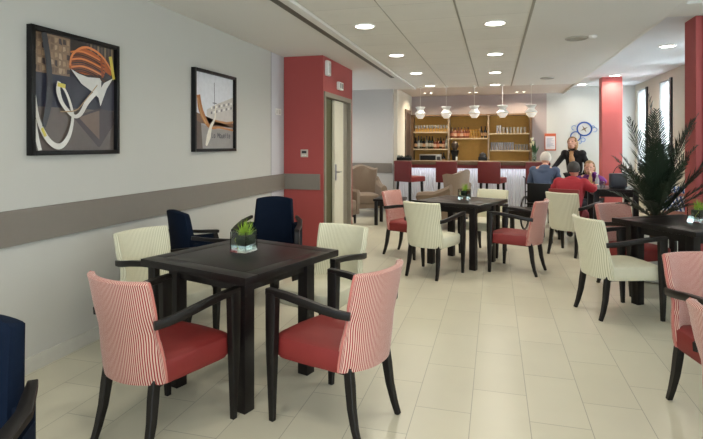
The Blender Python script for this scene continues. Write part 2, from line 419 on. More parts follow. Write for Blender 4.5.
def chair_meshes(kind):
    bm_, seat_m = {'red': (PINKS, RED), 'cream': (CREAMS, CREAM)}[kind]
    d = {}
    d['leg'] = []
    for s in (-1, 1):
        b = B(); sweep(b, [(s * .272, .238, .70), (s * .272, .241, .5), (s * .27, .244, .36), (s * .262, .25, .0)], [(.046, .072), (.045, .066), (.046, .055), (.028, .03)], up=(0, 1, 0))
        d['leg'].append(('leg', mesh_of(b, 'chair_front_leg', WOOD, True)))
        b = B(); sweep(b, [(s * .175, -.20, .37), (s * .178, -.212, .28), (s * .184, -.226, .17), (s * .19, -.25, .07), (s * .192, -.275, 0)], [(.04, .045), (.042, .046), (.038, .04), (.032, .033), (.028, .028)], up=(0, 1, 0))
        d['leg'].append(('leg', mesh_of(b, 'chair_rear_leg', WOOD, True)))
    d['arm'] = []
    for s in (-1, 1):
        b = B(); sweep(b, [(s * .272, .272, .705), (s * .274, .14, .70), (s * .272, 0, .685), (s * .262, -.10, .668), (s * .246, -.18, .655), (s * .226, -.245, .648)], [(.044, .034), (.04, .036), (.034, .040), (.03, .042), (.024, .042), (.02, .04)])
        d['arm'].append(('armrest', mesh_of(b, 'armrest', WOOD, True)))
    d['seat'] = mesh_of(cushion_mesh(.505, .43, .272, -.235, .34, .46, .012, .022), 'seat', seat_m, True)
    bb, rings = back_mesh(.445, .455, .018, .345, .86, -.285, -.35, .095, .05)
    d['back'] = mesh_of(bb, 'backrest', bm_, True)
    nu = 14; d['trim'] = []
    for idx in (nu + 1, 2 * nu + 3):
        pb = B(); sweep(pb, [r[idx] for r in rings[1:-1]], (.012, .012), n=8, up=(0, 1, 0))
        d['trim'].append(mesh_of(pb, 'edge_piping', mat('red_piping', (184, 112, 102), .7) if kind == 'red' else mat('cream_piping', (206, 204, 180), .7), True))
    fb = B(); box2(fb, -.20, .20, -.19, .18, .335, .36)
    d['frame'] = mesh_of(fb, 'seat_frame', WOOD, False)
    return d
CH = {k: chair_meshes(k) for k in ('red', 'cream')}
def chair(kind, x, y_, fx, fy, label):
    d = CH[kind]
    t = thing('dining_armchair', label, 'chair', (x, y_, 0), face_dir(fx, fy), 'wooden-armed dining chairs with %s seats' % kind)
    for nm, me in d['leg'] + d['arm']: obj(nm, me, None, t)
    obj('seat_frame', d['frame'], None, t); obj('seat', d['seat'], None, t)
    bk = obj('backrest', d['back'], None, t); [obj('edge_piping', q_, None, bk) for q_ in d['trim']]
    return t
chair('red', -1.70, 2.375, .25, .97, 'red-seated armchair with striped back at front left of the nearest table')
chair('red', -.845, 2.75, -.94, .34, 'red-seated armchair with striped back at right of the nearest table')
chair('cream', -2.33, 3.27, .957, -.29, 'cream armchair between the left wall and the nearest table')
chair('cream', -1.25, 3.69, -.29, -.957, 'cream armchair on the far side of the nearest table, facing us')
chair('cream', -.70, 6.04, .36, .93, 'cream armchair with its back to us at the middle table')
chair('red', -1.15, 7.02, .93, -.37, 'red-seated armchair left of the middle table, dark arm across its pink back')
chair('red', .26, 6.47, -.93, .33, 'red-seated armchair at right of the middle table')
chair('cream', -.13, 7.42, -.37, -.93, 'cream armchair on the far side of the middle table')
chair('cream', 1.02, 7.68, .57, .82, 'cream armchair with its back to us, alone before the man in red')
chair('cream', 1.045, 5.08, .92, .39, 'cream armchair at front left of the right-hand table')
chair('red', 1.39, 6.00, .53, -.85, 'red-seated armchair behind the right-hand table, left of the palm')
chair('red', 1.25, 3.22, .28, -.96, 'red striped armchair at the right edge, the farther of two')
chair('red', 1.13, 2.38, .9, .43, 'red striped armchair cut off by the right edge, nearest of all')

# navy tub armchairs
def navy_meshes():
    d = {}
    bb, rings = back_mesh(.47, .38, .0, .34, .94, -.25, -.31, .05, .07, -.02)
    d['back'] = mesh_of(bb, 'backrest', NAVY, True)
    d['side'] = []; d['arm'] = []; d['leg'] = []
    for s in (-1, 1):
        b = B(); rings = []
        for zz, k in ((.32, 1), (.67, 1)):
            out = []
            P = [(s * .32, .22), (s * .325, .05), (s * .31, -.12), (s * .25, -.23)]
            Q = [(s * .20, -.19), (s * .26, -.10), (s * .28, .05), (s * .28, .22)]
            rings.append([(x, y_, zz + (0.03 if (zz > .5 and y_ < -.1) else 0)) for x, y_ in P + Q])
        loft(b, rings); d['side'].append(mesh_of(b, 'side_panel', NAVY, False))
        b = B(); sweep(b, [(s * .295, .245, .0), (s * .30, .24, .34), (s * .30, .24, .60), (s * .30, .22, .672)], [(.03, .03), (.05, .05), (.05, .05), (.05, .045)], up=(0, 1, 0))
        d['leg'].append(mesh_of(b, 'leg', WOOD, True))
        b = B(); sweep(b, [(s * .19, -.20, .33), (s * .20, -.225, .18), (s * .21, -.27, 0)], [(.045, .045), (.04, .04), (.03, .03)], up=(0, 1, 0))
        d['leg'].append(mesh_of(b, 'leg', WOOD, True))
        b = B(); sweep(b, [(s * .302, .26, .685), (s * .305, .08, .70), (s * .29, -.10, .725), (s * .235, -.24, .75)], [(.05, .028), (.05, .028), (.046, .028), (.03, .028)])
        d['arm'].append(mesh_of(b, 'armrest', WOOD, True))
    d['seat'] = mesh_of(cushion_mesh(.50, .44, .26, -.20, .33, .44), 'seat', NAVY, True)
    return d
NV = navy_meshes()
def navy(x, y_, fx, fy, label):
    t = thing('navy_armchair', label, 'chair', (x, y_, 0), face_dir(fx, fy), 'navy velvet armchairs')
    obj('backrest', NV['back'], None, t); obj('seat', NV['seat'], None, t)
    for m_ in NV['side']: obj('side_panel', m_, None, t)
    for m_ in NV['arm']: obj('armrest', m_, None, t)
    for m_ in NV['leg']: obj('leg', m_, None, t)
navy(-2.17, 4.75, .25, -.97, 'navy velvet armchair facing us in front of the red wall')
navy(-2.42, 3.98, .55, .83, 'navy velvet armchair behind the cream chair, its back towards us')
navy(-1.55, .99, .3, -.95, 'navy velvet armchair cut off by the lower left edge')

# ------------------------------------------------------------------ dining tables
def table(x, y_, rz, label, w=.88, h=.8, name='dining_table'):
    t = thing(name, label, 'table', (x, y_, 0), rz, 'square dark wood tables' if h > .6 else 'low dark coffee tables')
    b = B(); q = w / 2; e = .10; g = .0025; z0, z1 = h - .042, h
    box2(b, -q, q, -q, q, z0, z1 - .006, .003)
    for (x0, x1, y0, y1) in ((-q, q, q - e, q), (-q, q, -q, -q + e), (-q, -q + e, -q + e + g, q - e - g), (q - e, q, -q + e + g, q - e - g)):
        box2(b, x0 + .001, x1 - .001, y0 + .001, y1 - .001, z1 - .008, z1, .0015)
    box2(b, -q + e + g, q - e - g, -q + e + g, q - e - g, z1 - .008, z1 - .0005, .001)
    obj('tabletop', b, TABLEW, t)
    L = w / 2 - .155 if h > .6 else w / 2 - .05; lw = .078 if h > .6 else .06
    for sx in (-1, 1):
        for sy in (-1, 1):
            obj('leg', box(B(), (sx * L, sy * L, (h - .042) / 2), (lw, lw, h - .042), 0, .004), TABLEW, t)
    b = B()
    for s in (-1, 1):
        box2(b, -L + .03, L - .03, s * L - .012, s * L + .012, h - .13, h - .042)
        box2(b, s * L - .012, s * L + .012, -L + .03, L - .03, h - .13, h - .042)
    obj('apron', b, TABLEW, t)
    return t
R1 = math.atan2(-.29, .957); R2 = math.atan2(-.37, .93); R3 = math.atan2(.53, .85)
table(-1.555, 3.0, R1, 'nearest square dark table with four chairs and grass vase')
table(-.41, 6.72, R2, 'square dark table in the middle, four chairs around it')
table(1.69, 5.32, R3, 'square dark table by the right edge before the palm')
table(1.86, 9.35, 0, 'dark table the man in red leans on')
table(-1.92, 9.65, 0, 'low dark coffee table beside the taupe armchairs', .55, .49, 'coffee_table')
table(.42, 8.75, R2, 'low dark coffee table beyond the red chair of the middle table', .6, .47, 'coffee_table')

# ------------------------------------------------------------------ glass vases
def vase(x, y_, z, rz, label, seed):
    R = random.Random(seed)
    t = thing('glass_vase', label, 'vase', (x, y_, z), rz, 'square glass vases with grass')
    b = B(); s = .062; th = .005; H = .135
    rg = lambda q, zz: [(-q, -q, zz), (q, -q, zz), (q, q, zz), (-q, q, zz)]
    loft(b, [rg(s, 0), rg(s, H), rg(s - th, H), rg(s - th, .014)])
    obj('glass', b, GLASS, t, smooth=False)
    obj('water', box2(B(), -s + th + .001, s - th - .001, -s + th + .001, s - th - .001, .016, .05), mat('water_tint', (225, 235, 230), .05, trans=1, var=0), t, smooth=False)
    b = B()
    box2(b, -.03, .055, -.045, .05, .052, .11, .008)
    obj('moss', b, mat('dark_moss', (50, 62, 44), .9, var=.4, scale=60), t)
    b = B()
    for k in range(110):
        a = R.uniform(0, 2 * PI); r = R.uniform(0, .03); x0, y0 = r * math.cos(a) + .008, r * math.sin(a)
        l = R.uniform(.05, .13); dx, dy = R.gauss(0, .03), R.gauss(0, .03); w = .0022
        c_, s_ = math.cos(a) * w, math.sin(a) * w
        P = [(x0, y0, .09), (x0 + dx * .4, y0 + dy * .4, .09 + l * .6), (x0 + dx, y0 + dy, .09 + l)]
        v = [b.verts.new((P[0][0] - c_, P[0][1] - s_, P[0][2])), b.verts.new((P[0][0] + c_, P[0][1] + s_, P[0][2])),
             b.verts.new((P[1][0] + c_, P[1][1] + s_, P[1][2])), b.verts.new((P[1][0] - c_, P[1][1] - s_, P[1][2])), b.verts.new(P[2])]
        b.faces.new((v[0], v[1], v[2], v[3])); b.faces.new((v[3], v[2], v[4]))
    obj('grass', b, GRASS, t)
    b = B(); sweep(b, [(-.035 + .018 * math.cos(q * .7), -.02 + .012 * math.sin(q * .7), .02 + .011 * q) for q in range(11)], (.006, .002), n=4)
    obj('curled_leaf', b, mat('yellow_green_leaf', (190, 200, 90), .5), t)
    return t
vase(-1.59, 3.07, .8, R1 + .12, 'glass cube vase with green grass on the nearest table', 1)
vase(-.38, 6.80, .8, R2, 'glass cube vase with green grass on the middle table', 2)
vase(1.78, 5.35, .8, R3, 'glass cube vase with grass on the right-hand table', 3)

# ------------------------------------------------------------------ palm
pt = thing('potted_palm', 'large dark green palm in a pale round pot before the red column', 'plant', (1.72, 6.42, 0))
obj('pot', lathe(B(), [(.17, 0), (.22, .03), (.26, .16), (.27, .34), (.26, .46), (.245, .48), (.23, .46), (.23, .42), (.001, .42)], 28), mat('pale_pot', (200, 198, 190), .45), pt)
obj('trunk', lathe(B(), [(.07, .40), (.06, .55), (.07, .68), (.04, .80), (.001, .84)], 12), mat('palm_trunk', (70, 54, 38), .9, var=.3, scale=60, bump=.5, bscale=40), pt)
def frond(az, lean, L, seed, droop=.5):
    R = random.Random(seed); b = B(); pts = []; n = 16
    p = Vector((0, 0, .66)); ang = lean; d2 = Vector((math.cos(az), math.sin(az), 0))
    for k in range(n + 1):
        pts.append(p.copy()); ang += droop / n * (k / n) * 1.8
        p = p + (d2 * math.sin(ang) + Vector((0, 0, 1)) * math.cos(ang)) * (L / n)
    sweep(b, pts, [(.014 * (1 - k / n) + .003,) * 2 for k in range(n + 1)], n=5)
    m = 42
    for k in range(7, m):
        t = k / m; i = min(int(t * n), n - 1); f = t * n - i
        q = pts[i].lerp(pts[i + 1], f); tn = (pts[i + 1] - pts[i]).normalized()
        sd = tn.cross(Vector((0, 0, 1))); sd = sd.normalized() if sd.length > .05 else Vector((-d2.y, d2.x, 0)); nm = sd.cross(tn)
        for s in (-1, 1):
            l = L * .25 * math.sin(PI * (.18 + .80 * t)) ** .8 * R.uniform(.85, 1.1)
            dr = (sd * s * .65 + tn * .9 + nm * R.uniform(.0, .35)).normalized()
            w = tn * .011
            e = q + dr * l - Vector((0, 0, 1)) * l * .12; mi_ = q + dr * l * .5
            vs = [b.verts.new(q - w * .5), b.verts.new(q + w * .5), b.verts.new(mi_ + w), b.verts.new(mi_ - w), b.verts.new(e)]
            b.faces.new((vs[0], vs[1], vs[2], vs[3])); b.faces.new((vs[3], vs[2], vs[4]))
    return b
R = random.Random(5)
k = 0
FR = [(2.9, .02, 1.42, .10), (-.35, .24, 1.25, .30), (3.2, .42, .85, .45), (2.9, .85, .6, .5), (4.3, .9, .6, .7), (5.4, .95, .6, .7), (.1, .9, .75, .2), (3.7, 1.0, .6, .7), (4.8, 1.2, .5, .9), (-.1, .62, 1.15, .25), (1.2, .2, 1.2, .4), (4.5, .3, 1.0, .5), (1.5, .12, 1.2, .15), (4.5, .12, 1.25, .2), (5.6, .28, 1.15, .25), (3.5, .22, 1.2, .2)]
for i in range(15):
    FR.append((R.uniform(0, 2 * PI), R.uniform(.2, .8), R.uniform(.7, .95), R.uniform(.1, .5)))
for az, le, L, dr in FR:
    if math.cos(az - .5) > .3 and L * math.sin(min(1.4, le + dr * .5)) > .42: az = -.45 - .25 * ((k % 3) - 1)
    obj('frond', frond(az, le, L, k, dr), LEAF, pt, smooth=False); k += 1

# ------------------------------------------------------------------ bar
bar = thing('bar_counter', 'long bar counter with brown wood top and white ribbed front', 'bar counter', (0, 0, 0))
obj('worktop', box2(B(), -2.165, .97, 11.25, 11.95, 1.075, 1.15, .006), BARW, bar)
obj('red_band', box2(B(), -2.14, .94, 11.32, 11.9, 1.0, 1.075), mat('dark_red_band', (132, 40, 38), .5), bar)
b = B(); box2(b, -2.13, .93, 11.40, 11.85, .08, 1.0)
x = -2.12
while x < .92:
    lathe(b, [(.022, .09), (.022, .99)], 10, (x, 11.40, 0)); x += .052
obj('ribbed_front', b, mat('white_ribbed_panel', (222, 224, 232), .5, var=.01), bar, smooth=True)
obj('plinth', box2(B(), -2.13, .93, 11.44, 11.85, 0, .08), DGREY, bar)
sl = area_light('bar_strip_light', (-.6, 11.30, .985), (math.radians(28), 0, 0), 3.0, .03, 2.2, (.88, .92, 1))
sl.data.spread = PI

sh = thing('bar_shelving', 'wall shelving behind the bar with ochre backs', 'shelving', (0, 0, 0))
YS0, YS1 = 13.52, 13.88
obj('back_panel', box2(B(), -2.13, .87, 13.86, 13.895, 1.0, 2.27), OCHRE, sh)
b = B(); box2(b, -2.14, -2.08, YS0, YS1, 0, 2.29); box2(b, .83, .89, YS0, YS1, 0, 2.29); box2(b, -2.14, .89, YS0, YS1, 2.25, 2.29)
obj('outer_frame', b, BARW, sh)
for x_ in (-1.16, -.16): obj('divider', box2(B(), x_ - .02, x_ + .02, YS0, YS1, 1.0, 2.25), mat('grey_brown_board', (140, 124, 104), .5), sh)
SHM = mat('pale_shelf_board', (178, 160, 130), .5)
SHV = {}
for nm, x0, x1, z in (('l1', -2.08, -1.18, 1.845), ('l2', -2.08, -1.18, 1.40), ('m1', -1.14, -.18, 1.68), ('r1', -.14, .83, 1.80), ('r2', -.14, .83, 1.37)):
    obj('shelf', box2(B(), x0, x1, YS0 + .01, YS1 - .03, z - .03, z), SHM, sh); SHV[nm] = (x0, x1, z)
obj('back_worktop', box2(B(), -2.08, .83, 13.40, 13.855, .96, 1.0), BARW, sh)
obj('lower_cabinet', box2(B(), -2.08, .83, 13.5, 13.855, 0.0, .96), BARW, sh)
# shelf strip lamps
for (x0, x1, z) in SHV.values():
    pass
def bottle_me(h, r, cap=(30, 28, 26), body=(20, 26, 18), lab=(140, 132, 116), nm='b', tr=0):
    b = B(); lathe(b, [(r * .9, 0), (r, .01), (r, h * .55), (r * .85, h * .63), (r * .35, h * .74), (r * .32, h * .93)], 12)
    m1 = mesh_of(b, 'bottle_body', mat('bottle_' + nm, body, .15, var=.05), True)
    b = B(); lathe(b, [(r * .36, h * .90), (r * .36, h), (.001, h)], 10); m2 = mesh_of(b, 'cap', mat('cap_' + nm, cap, .4), True)
    b = B(); lathe(b, [(r * 1.03, h * .18), (r * 1.03, h * .46)], 12, cap=False); m3 = mesh_of(b, 'paper_label', mat('lab_' + nm, lab, .7), True)
    return m1, m2, m3
BT = [bottle_me(.33, .043, nm='green', body=(24, 34, 22)), bottle_me(.30, .045, nm='black', body=(16, 14, 16), lab=(150, 120, 90)), bottle_me(.28, .05, nm='amber', body=(88, 42, 24), lab=(150, 96, 70)),
      bottle_me(.34, .04, nm='clear', body=(110, 108, 100), lab=(150, 148, 140)), bottle_me(.27, .05, nm='rose', body=(104, 58, 42), lab=(168, 140, 120))]
def str_ord(k): return ['first', 'second', 'third', 'fourth', 'fifth', 'sixth', 'seventh', 'eighth', 'ninth', 'tenth', 'eleventh', 'twelfth'][k]
def bottle(i, x_, y_, z, label, group):
    t = thing('bottle', label, 'bottle', (x_, y_, z), 0, group)
    for nm, me in zip(('glass_body', 'cap', 'paper_label'), BT[i]): obj(nm, me, None, t)
x0, x1, z = SHV['l2']
for k, i in enumerate((1, 3, 0, 1, 3, 0, 0, 4, 2, 1, 4, 3)):
    bottle(i, x0 + .05 + k * .073, 13.66, z, ('dark green', 'black', 'amber', 'clear', 'rose')[i] + ' liquor bottle on the lower left bar shelf, ' + str_ord(k) + ' from the left', 'bottles on the lower left bar shelf')
x0, x1, z = SHV['m1']
for k, i in enumerate((2, 4, 2, 4, 2, 2)):
    bottle(i, x0 + .06 + k * .082, 13.66, z, 'amber bottle in the row on the middle bar shelf, ' + str_ord(k) + ' from the left', 'amber bottles on the middle bar shelf')
for k in range(2): bottle(1, x1 - .16 + k * .10, 13.66, z, 'dark bottle at the right end of the middle bar shelf, the ' + ('left' if k == 0 else 'right') + ' of the two', 'dark bottles at the end of the middle shelf')
GL = mat('shelf_glassware', (184, 180, 170), .2, var=.02, trans=.6)
wine = mesh_of(lathe(B(), [(.03, 0), (.03, .004), (.005, .012), (.005, .08), (.03, .10), (.034, .14), (.028, .18), (.026, .18), (.03, .14), (.001, .10)], 12), 'wine_glass', GL, True)
tumb = mesh_of(lathe(B(), [(.026, 0), (.032, .15), (.03, .15), (.024, .01), (.001, .01)], 12), 'tumbler', GL, True)
high = mesh_of(lathe(B(), [(.028, 0), (.031, .20), (.029, .20), (.026, .01), (.001, .01)], 12), 'highball_glass', mat('tall_glassware', (180, 178, 182), .25, trans=.45, var=.02), True)
carafe = mesh_of(lathe(B(), [(.04, 0), (.045, .06), (.03, .15), (.035, .22), (.03, .22), (.025, .15), (.001, .01)], 12), 'carafe', mat('amber_glass', (150, 112, 48), .2, trans=.4, var=.02), True)
ORD = ['first', 'second', 'third', 'fourth', 'fifth', 'sixth', 'seventh', 'eighth', 'ninth', 'tenth', 'eleventh', 'twelfth']
def row(me, nm, cat, n, x0, dx, z, lab, grp, yy=13.64):
    for k in range(n):
        o = obj(nm, me, None); o.location = (x0 + k * dx, yy, z); tag(o, lab + ', ' + ORD[k] + ' from the left', cat, grp)
row(wine, 'wine_glass', 'glass', 12, -2.03, .074, SHV['l1'][2], 'wine glass on the upper left bar shelf', 'wine glasses on the upper left shelf')
row(carafe, 'carafe', 'carafe', 4, -.60, .075, SHV['m1'][2], 'amber glass carafe on the middle bar shelf', 'carafes on the middle shelf')
row(high, 'highball_glass', 'glass', 2, .06, .07, SHV['r1'][2], 'tall glass at the left of the upper right bar shelf', 'tall glasses on the upper right shelf')
row(tumb, 'tumbler', 'glass', 7, .21, .085, SHV['r1'][2], 'tumbler on the upper right bar shelf', 'tumblers on the upper right shelf')
row(high, 'highball_glass', 'glass', 9, -.08, .064, SHV['r2'][2], 'tall glass in the row on the lower right bar shelf', 'tall glasses on the lower right shelf')
row(tumb, 'tumbler', 'glass', 5, .51, .066, SHV['r2'][2], 'tumbler at the right of the lower right bar shelf', 'tumblers on the lower right shelf')
# back-counter appliances
t = thing('music_player', 'silver edged black hi-fi on the back counter at left', 'appliance', (-1.62, 13.55, 1.0))
obj('casing', box2(B(), -.28, .28, -.12, .12, 0, .26, .006), mat('silver_casing', (150, 148, 140), .35, metal=.5), t)
obj('front_panel', box2(B(), -.26, .14, -.126, -.12, .03, .23), BLACK, t); obj('display', box2(B(), .17, .26, -.126, -.12, .06, .2), DGREY, t)
for k in range(4): bottle(1, -1.50 + .28 + k * .001 if False else -1.27 + (k - 1) * .07 - .02, 13.62, 1.0, 'small dark bottle on the back counter, ' + ('next to the hi-fi' if k == 0 else 'next to the grinder'), 'dark bottles on the back counter') if k < 2 else None
t = thing('coffee_grinder', 'black coffee grinder with round hopper on the back counter', 'appliance', (-1.0, 13.55, 1.0))
obj('body', lathe(B(), [(.10, 0), (.10, .04), (.07, .08), (.075, .22), (.10, .30), (.11, .36), (.06, .38), (.001, .38)], 16), BLACK, t)
obj('hopper', lathe(B(), [(.05, .38), (.09, .46), (.09, .54), (.04, .60), (.001, .6)], 16), mat('brown_hopper', (60, 46, 34), .3), t)
obj('paper_label', box2(B(), .03, .07, -.112, -.10, .1, .2), WHITE, t)
t = thing('coffee_machine', 'black coffee maker below the middle bar shelf', 'appliance', (-.30, 13.55, 1.0))
obj('body', box2(B(), -.11, .11, -.10, .10, 0, .20, .02), BLACK, t); obj('lid', lathe(B(), [(.09, .20), (.08, .27), (.03, .31), (.001, .31)], 14), DGREY, t); obj('drip_tray', box2(B(), -.08, .08, -.15, -.10, 0, .03), STEEL, t)
t = thing('espresso_cup_stack', 'small white cup and jug at right on the back counter', 'cup', (.22, 13.55, 1.0))
obj('cup', lathe(B(), [(.03, 0), (.045, .09), (.04, .09), (.001, .01)], 12), WHITE, t); obj('saucer', lathe(B(), [(.06, 0), (.07, .01), (.001, .01)], 14), WHITE, t)
# items on the counter
t = thing('planter_box', 'low black planter with dark leaves at the left end of the bar', 'planter', (-1.98, 11.6, 1.15))
obj('trough', box2(B(), -.17, .17, -.07, .07, 0, .07, .006), BLACK, t)
b = B(); R = random.Random(3)
for k in range(90):
    x_ = R.uniform(-.16, .16); y0 = R.uniform(-.06, .06); a = R.uniform(0, 2 * PI); l = R.uniform(.03, .08)
    vs = [b.verts.new((x_, y0, .06)), b.verts.new((x_ + .02 * math.cos(a), y0 + .02 * math.sin(a), .06 + l * .6)), b.verts.new((x_ + .035 * math.cos(a + .3), y0 + .035 * math.sin(a + .3), .06 + l)), b.verts.new((x_ + .02 * math.cos(a + .9), y0 + .02 * math.sin(a + .9), .06 + l * .5))]
    b.faces.new(vs)
obj('foliage', b, mat('dark_foliage', (24, 34, 26), .6, var=.3), t, smooth=False)
t = thing('flower_vase', 'tall glass vase of white lilies and long leaves on the bar end', 'flowers', (.80, 11.55, 1.15))
obj('vase', lathe(B(), [(.05, 0), (.045, .05), (.05, .2), (.045, .2), (.04, .05), (.001, .01)], 14), mat('green_tinted_glass', (190, 210, 190), .1, trans=.8, var=0), t)
b = B()
for k in range(16):
    a = k * 2.4; l = .22 + .20 * ((k * 7) % 5) / 5; rd = .05 + .02 * (k % 3)
    pp = [(0, 0, .08), (rd * .5 * math.cos(a), rd * .5 * math.sin(a), .08 + l * .5), (rd * 1.2 * math.cos(a), rd * 1.2 * math.sin(a), .08 + l)]
    sweep(b, pp, [(.012, .004), (.045, .004), (.004, .003)], n=4)
obj('leaves', b, mat('flower_leaf', (44, 84, 44), .5, var=.3), t)
for k, (dx, dy, dz) in enumerate(((-.05, -.05, .40), (-.02, -.06, .33), (-.065, -.03, .29))):
    b = B(); lathe(b, [(.003, 0), (.008, .03), (.028, .075), (.035, .10), (.02, .085), (.001, .04)], 10, (dx, dy, dz)); obj('lily', b, mat('lily_cream', (232, 226, 190), .6), t)
for k, x_ in enumerate((-.25, -.05, .55)): pass

# pendants
PEND = ['leftmost', 'second from left', 'middle', 'fourth from left', 'rightmost']
pl_me = {}
b = B(); lathe(b, [(.001, .26), (.105, .26), (.108, .25), (.078, .21), (.065, .19), (.001, .19)], 22); pl_me['top_shade'] = mesh_of(b, 'top_shade', WHITE, True)
b = B(); lathe(b, [(.065, .19), (.09, .15), (.122, .115), (.122, .10), (.11, .09), (.001, .09)], 22); pl_me['wide_shade'] = mesh_of(b, 'wide_shade', WHITE, True)
b = B(); lathe(b, [(.108, .09), (.10, .06), (.075, .03), (.055, .0), (.001, 0)], 22); pl_me['glowing_bowl'] = mesh_of(b, 'glowing_bowl', mat('opal_glow', (255, 246, 230), .5, emit=.25, var=0), True)
b = B(); sweep(b, [(0, 0, .26), (0, 0, .695)], (.007, .007), n=6, up=(0, 1, 0)); pl_me['cord'] = mesh_of(b, 'cord', WHITE, True)
b = B(); lathe(b, [(.04, .68), (.04, .695), (.001, .695)], 16); pl_me['ceiling_rose'] = mesh_of(b, 'ceiling_rose', WHITE, True)
for k, x_ in enumerate((-1.60, -1.03, -.43, .155, .735)):
    t = thing('pendant_lamp', 'white tiered pendant lamp over the bar, ' + PEND[k] + ' of the five', 'pendant lamp', (x_, 11.45, 2.085), 0, 'pendants over the bar')
    for nm, me in pl_me.items(): obj(nm, me, None, t)
    lamp_glow((x_, 11.45, 2.07), 1.5, .05, (1, .85, .62))

# bar stools
def stool_meshes():
    d = {}
    b = B(); box2(b, -.225, .225, -.24, -.18, .74, 1.17, .018); d['backrest'] = [mesh_of(b, 'backrest', mat('dark_red_leather', (98, 26, 26), .5, bump=.05), True)]
    b = B(); box2(b, -.225, .225, -.18, .24, .74, .85, .025); d['seat'] = [mesh_of(b, 'seat', RED, True)]
    d['leg'] = []
    for sx in (-1, 1):
        for sy in (-1, 1):
            b = B(); sweep(b, [(sx * .17, sy * .18, .745), (sx * .19, sy * .20, 0)], [(.045, .045), (.032, .032)], up=(0, 1, 0)); d['leg'].append(mesh_of(b, 'leg', WOOD, True))
    b = B()
    for s in (-1, 1):
        box2(b, s * .178 - .012, s * .178 + .012, -.18, .18, .26, .29); box2(b, -.18, .18, s * .188 - .012, s * .188 + .012, .30, .33)
    d['footrest'] = [mesh_of(b, 'footrest', WOOD, True)]
    return d
ST = stool_meshes()
for (x_, y_, fx, fy, lab) in ((-1.72, 10.72, .55, .83, 'dark red bar stool at the left end of the bar'), (-.88, 10.72, .30, .95, 'dark red bar stool, second from the left, behind the taupe armchair'),
                              (-.05, 10.72, .30, .95, 'dark red bar stool, third from the left'), (.83, 10.72, .15, .98, 'dark red bar stool behind the grey-haired man')):
    t = thing('bar_stool', lab, 'bar stool', (x_, y_, 0), face_dir(fx, fy), 'bar stools at the counter')
    for nm, ms in ST.items():
        for me in ms: obj(nm, me, None, t)

# ------------------------------------------------------------------ wing armchairs
def wing_meshes():
    d = {}
    d['seat_cushion'] = [mesh_of(cushion_mesh(.52, .52, .36, -.26, .28, .46), 'seat_cushion', TAUPE, True)]
    b = B(); box2(b, -.33, .33, -.34, .33, .17, .29, .02); d['base'] = [mesh_of(b, 'base', TAUPE, True)]
    b = B(); rings = []
    nu = 14
    for k in range(9):
        t = k / 8; z = .2 + .82 * t; rr = []
        w = .30 + .05 * t
        for q in range(nu + 1):
            u = -1 + 2 * q / nu
            top = (.05 * math.cos(u * PI * 1.0) + .03 * abs(u) ** 6) * t ** 3
            rr.append((u * w, -.36 - .10 * t + .20 * abs(u) ** 3 * (t ** .8), z + top))
        for q in range(nu + 1):
            u = 1 - 2 * q / nu
            top = (.05 * math.cos(u * PI) + .03 * abs(u) ** 6) * t ** 3
            rr.append((u * (w - .05), -.24 - .10 * t + .20 * abs(u) ** 3 * (t ** .8), z + top - (.03 if k == 8 else 0)))
        rings.append(rr)
    loft(b, rings); d['backrest'] = [mesh_of(b, 'backrest', TAUPE, True)]
    d['armrest'] = []; d['leg'] = []
    for s in (-1, 1):
        b = B(); rings = []
        for yy, zt in ((-.34, .80), (-.22, .74), (0, .66), (.22, .645), (.33, .63), (.345, .60)):
            prof = [(.27, .18), (.37, .18), (.375, zt - .10), (.415, zt - .05), (.39, zt), (.33, zt + .015), (.28, zt - .03), (.27, zt - .1)]
            rings.append([(s * a, yy, c_) for a, c_ in prof])
        loft(b, rings); d['armrest'].append(mesh_of(b, 'armrest', TAUPE, True))
        for sy, sp in ((.28, .0), (-.28, -.06)):
            b = B(); sweep(b, [(s * .30, sy, .18), (s * .31, sy + sp, 0)], [(.05, .05), (.03, .03)], up=(0, 1, 0)); d['leg'].append(mesh_of(b, 'leg', WOOD, True))
    return d
WG = wing_meshes()
for (x_, y_, fx, fy, lab) in ((-2.70, 10.75, .45, -.9, 'taupe wing armchair before the grey far wall'), (-2.93, 9.30, .9, -.2, 'taupe armchair mostly hidden behind the red wall'), (-.90, 9.55, -.75, .35, 'taupe wing armchair turned away in front of the bar stools')):
    t = thing('wing_armchair', lab, 'armchair', (x_, y_, 0), face_dir(fx, fy), 'taupe lounge armchairs')
    for nm, ms in WG.items():
        for me in ms: obj(nm, me, None, t)

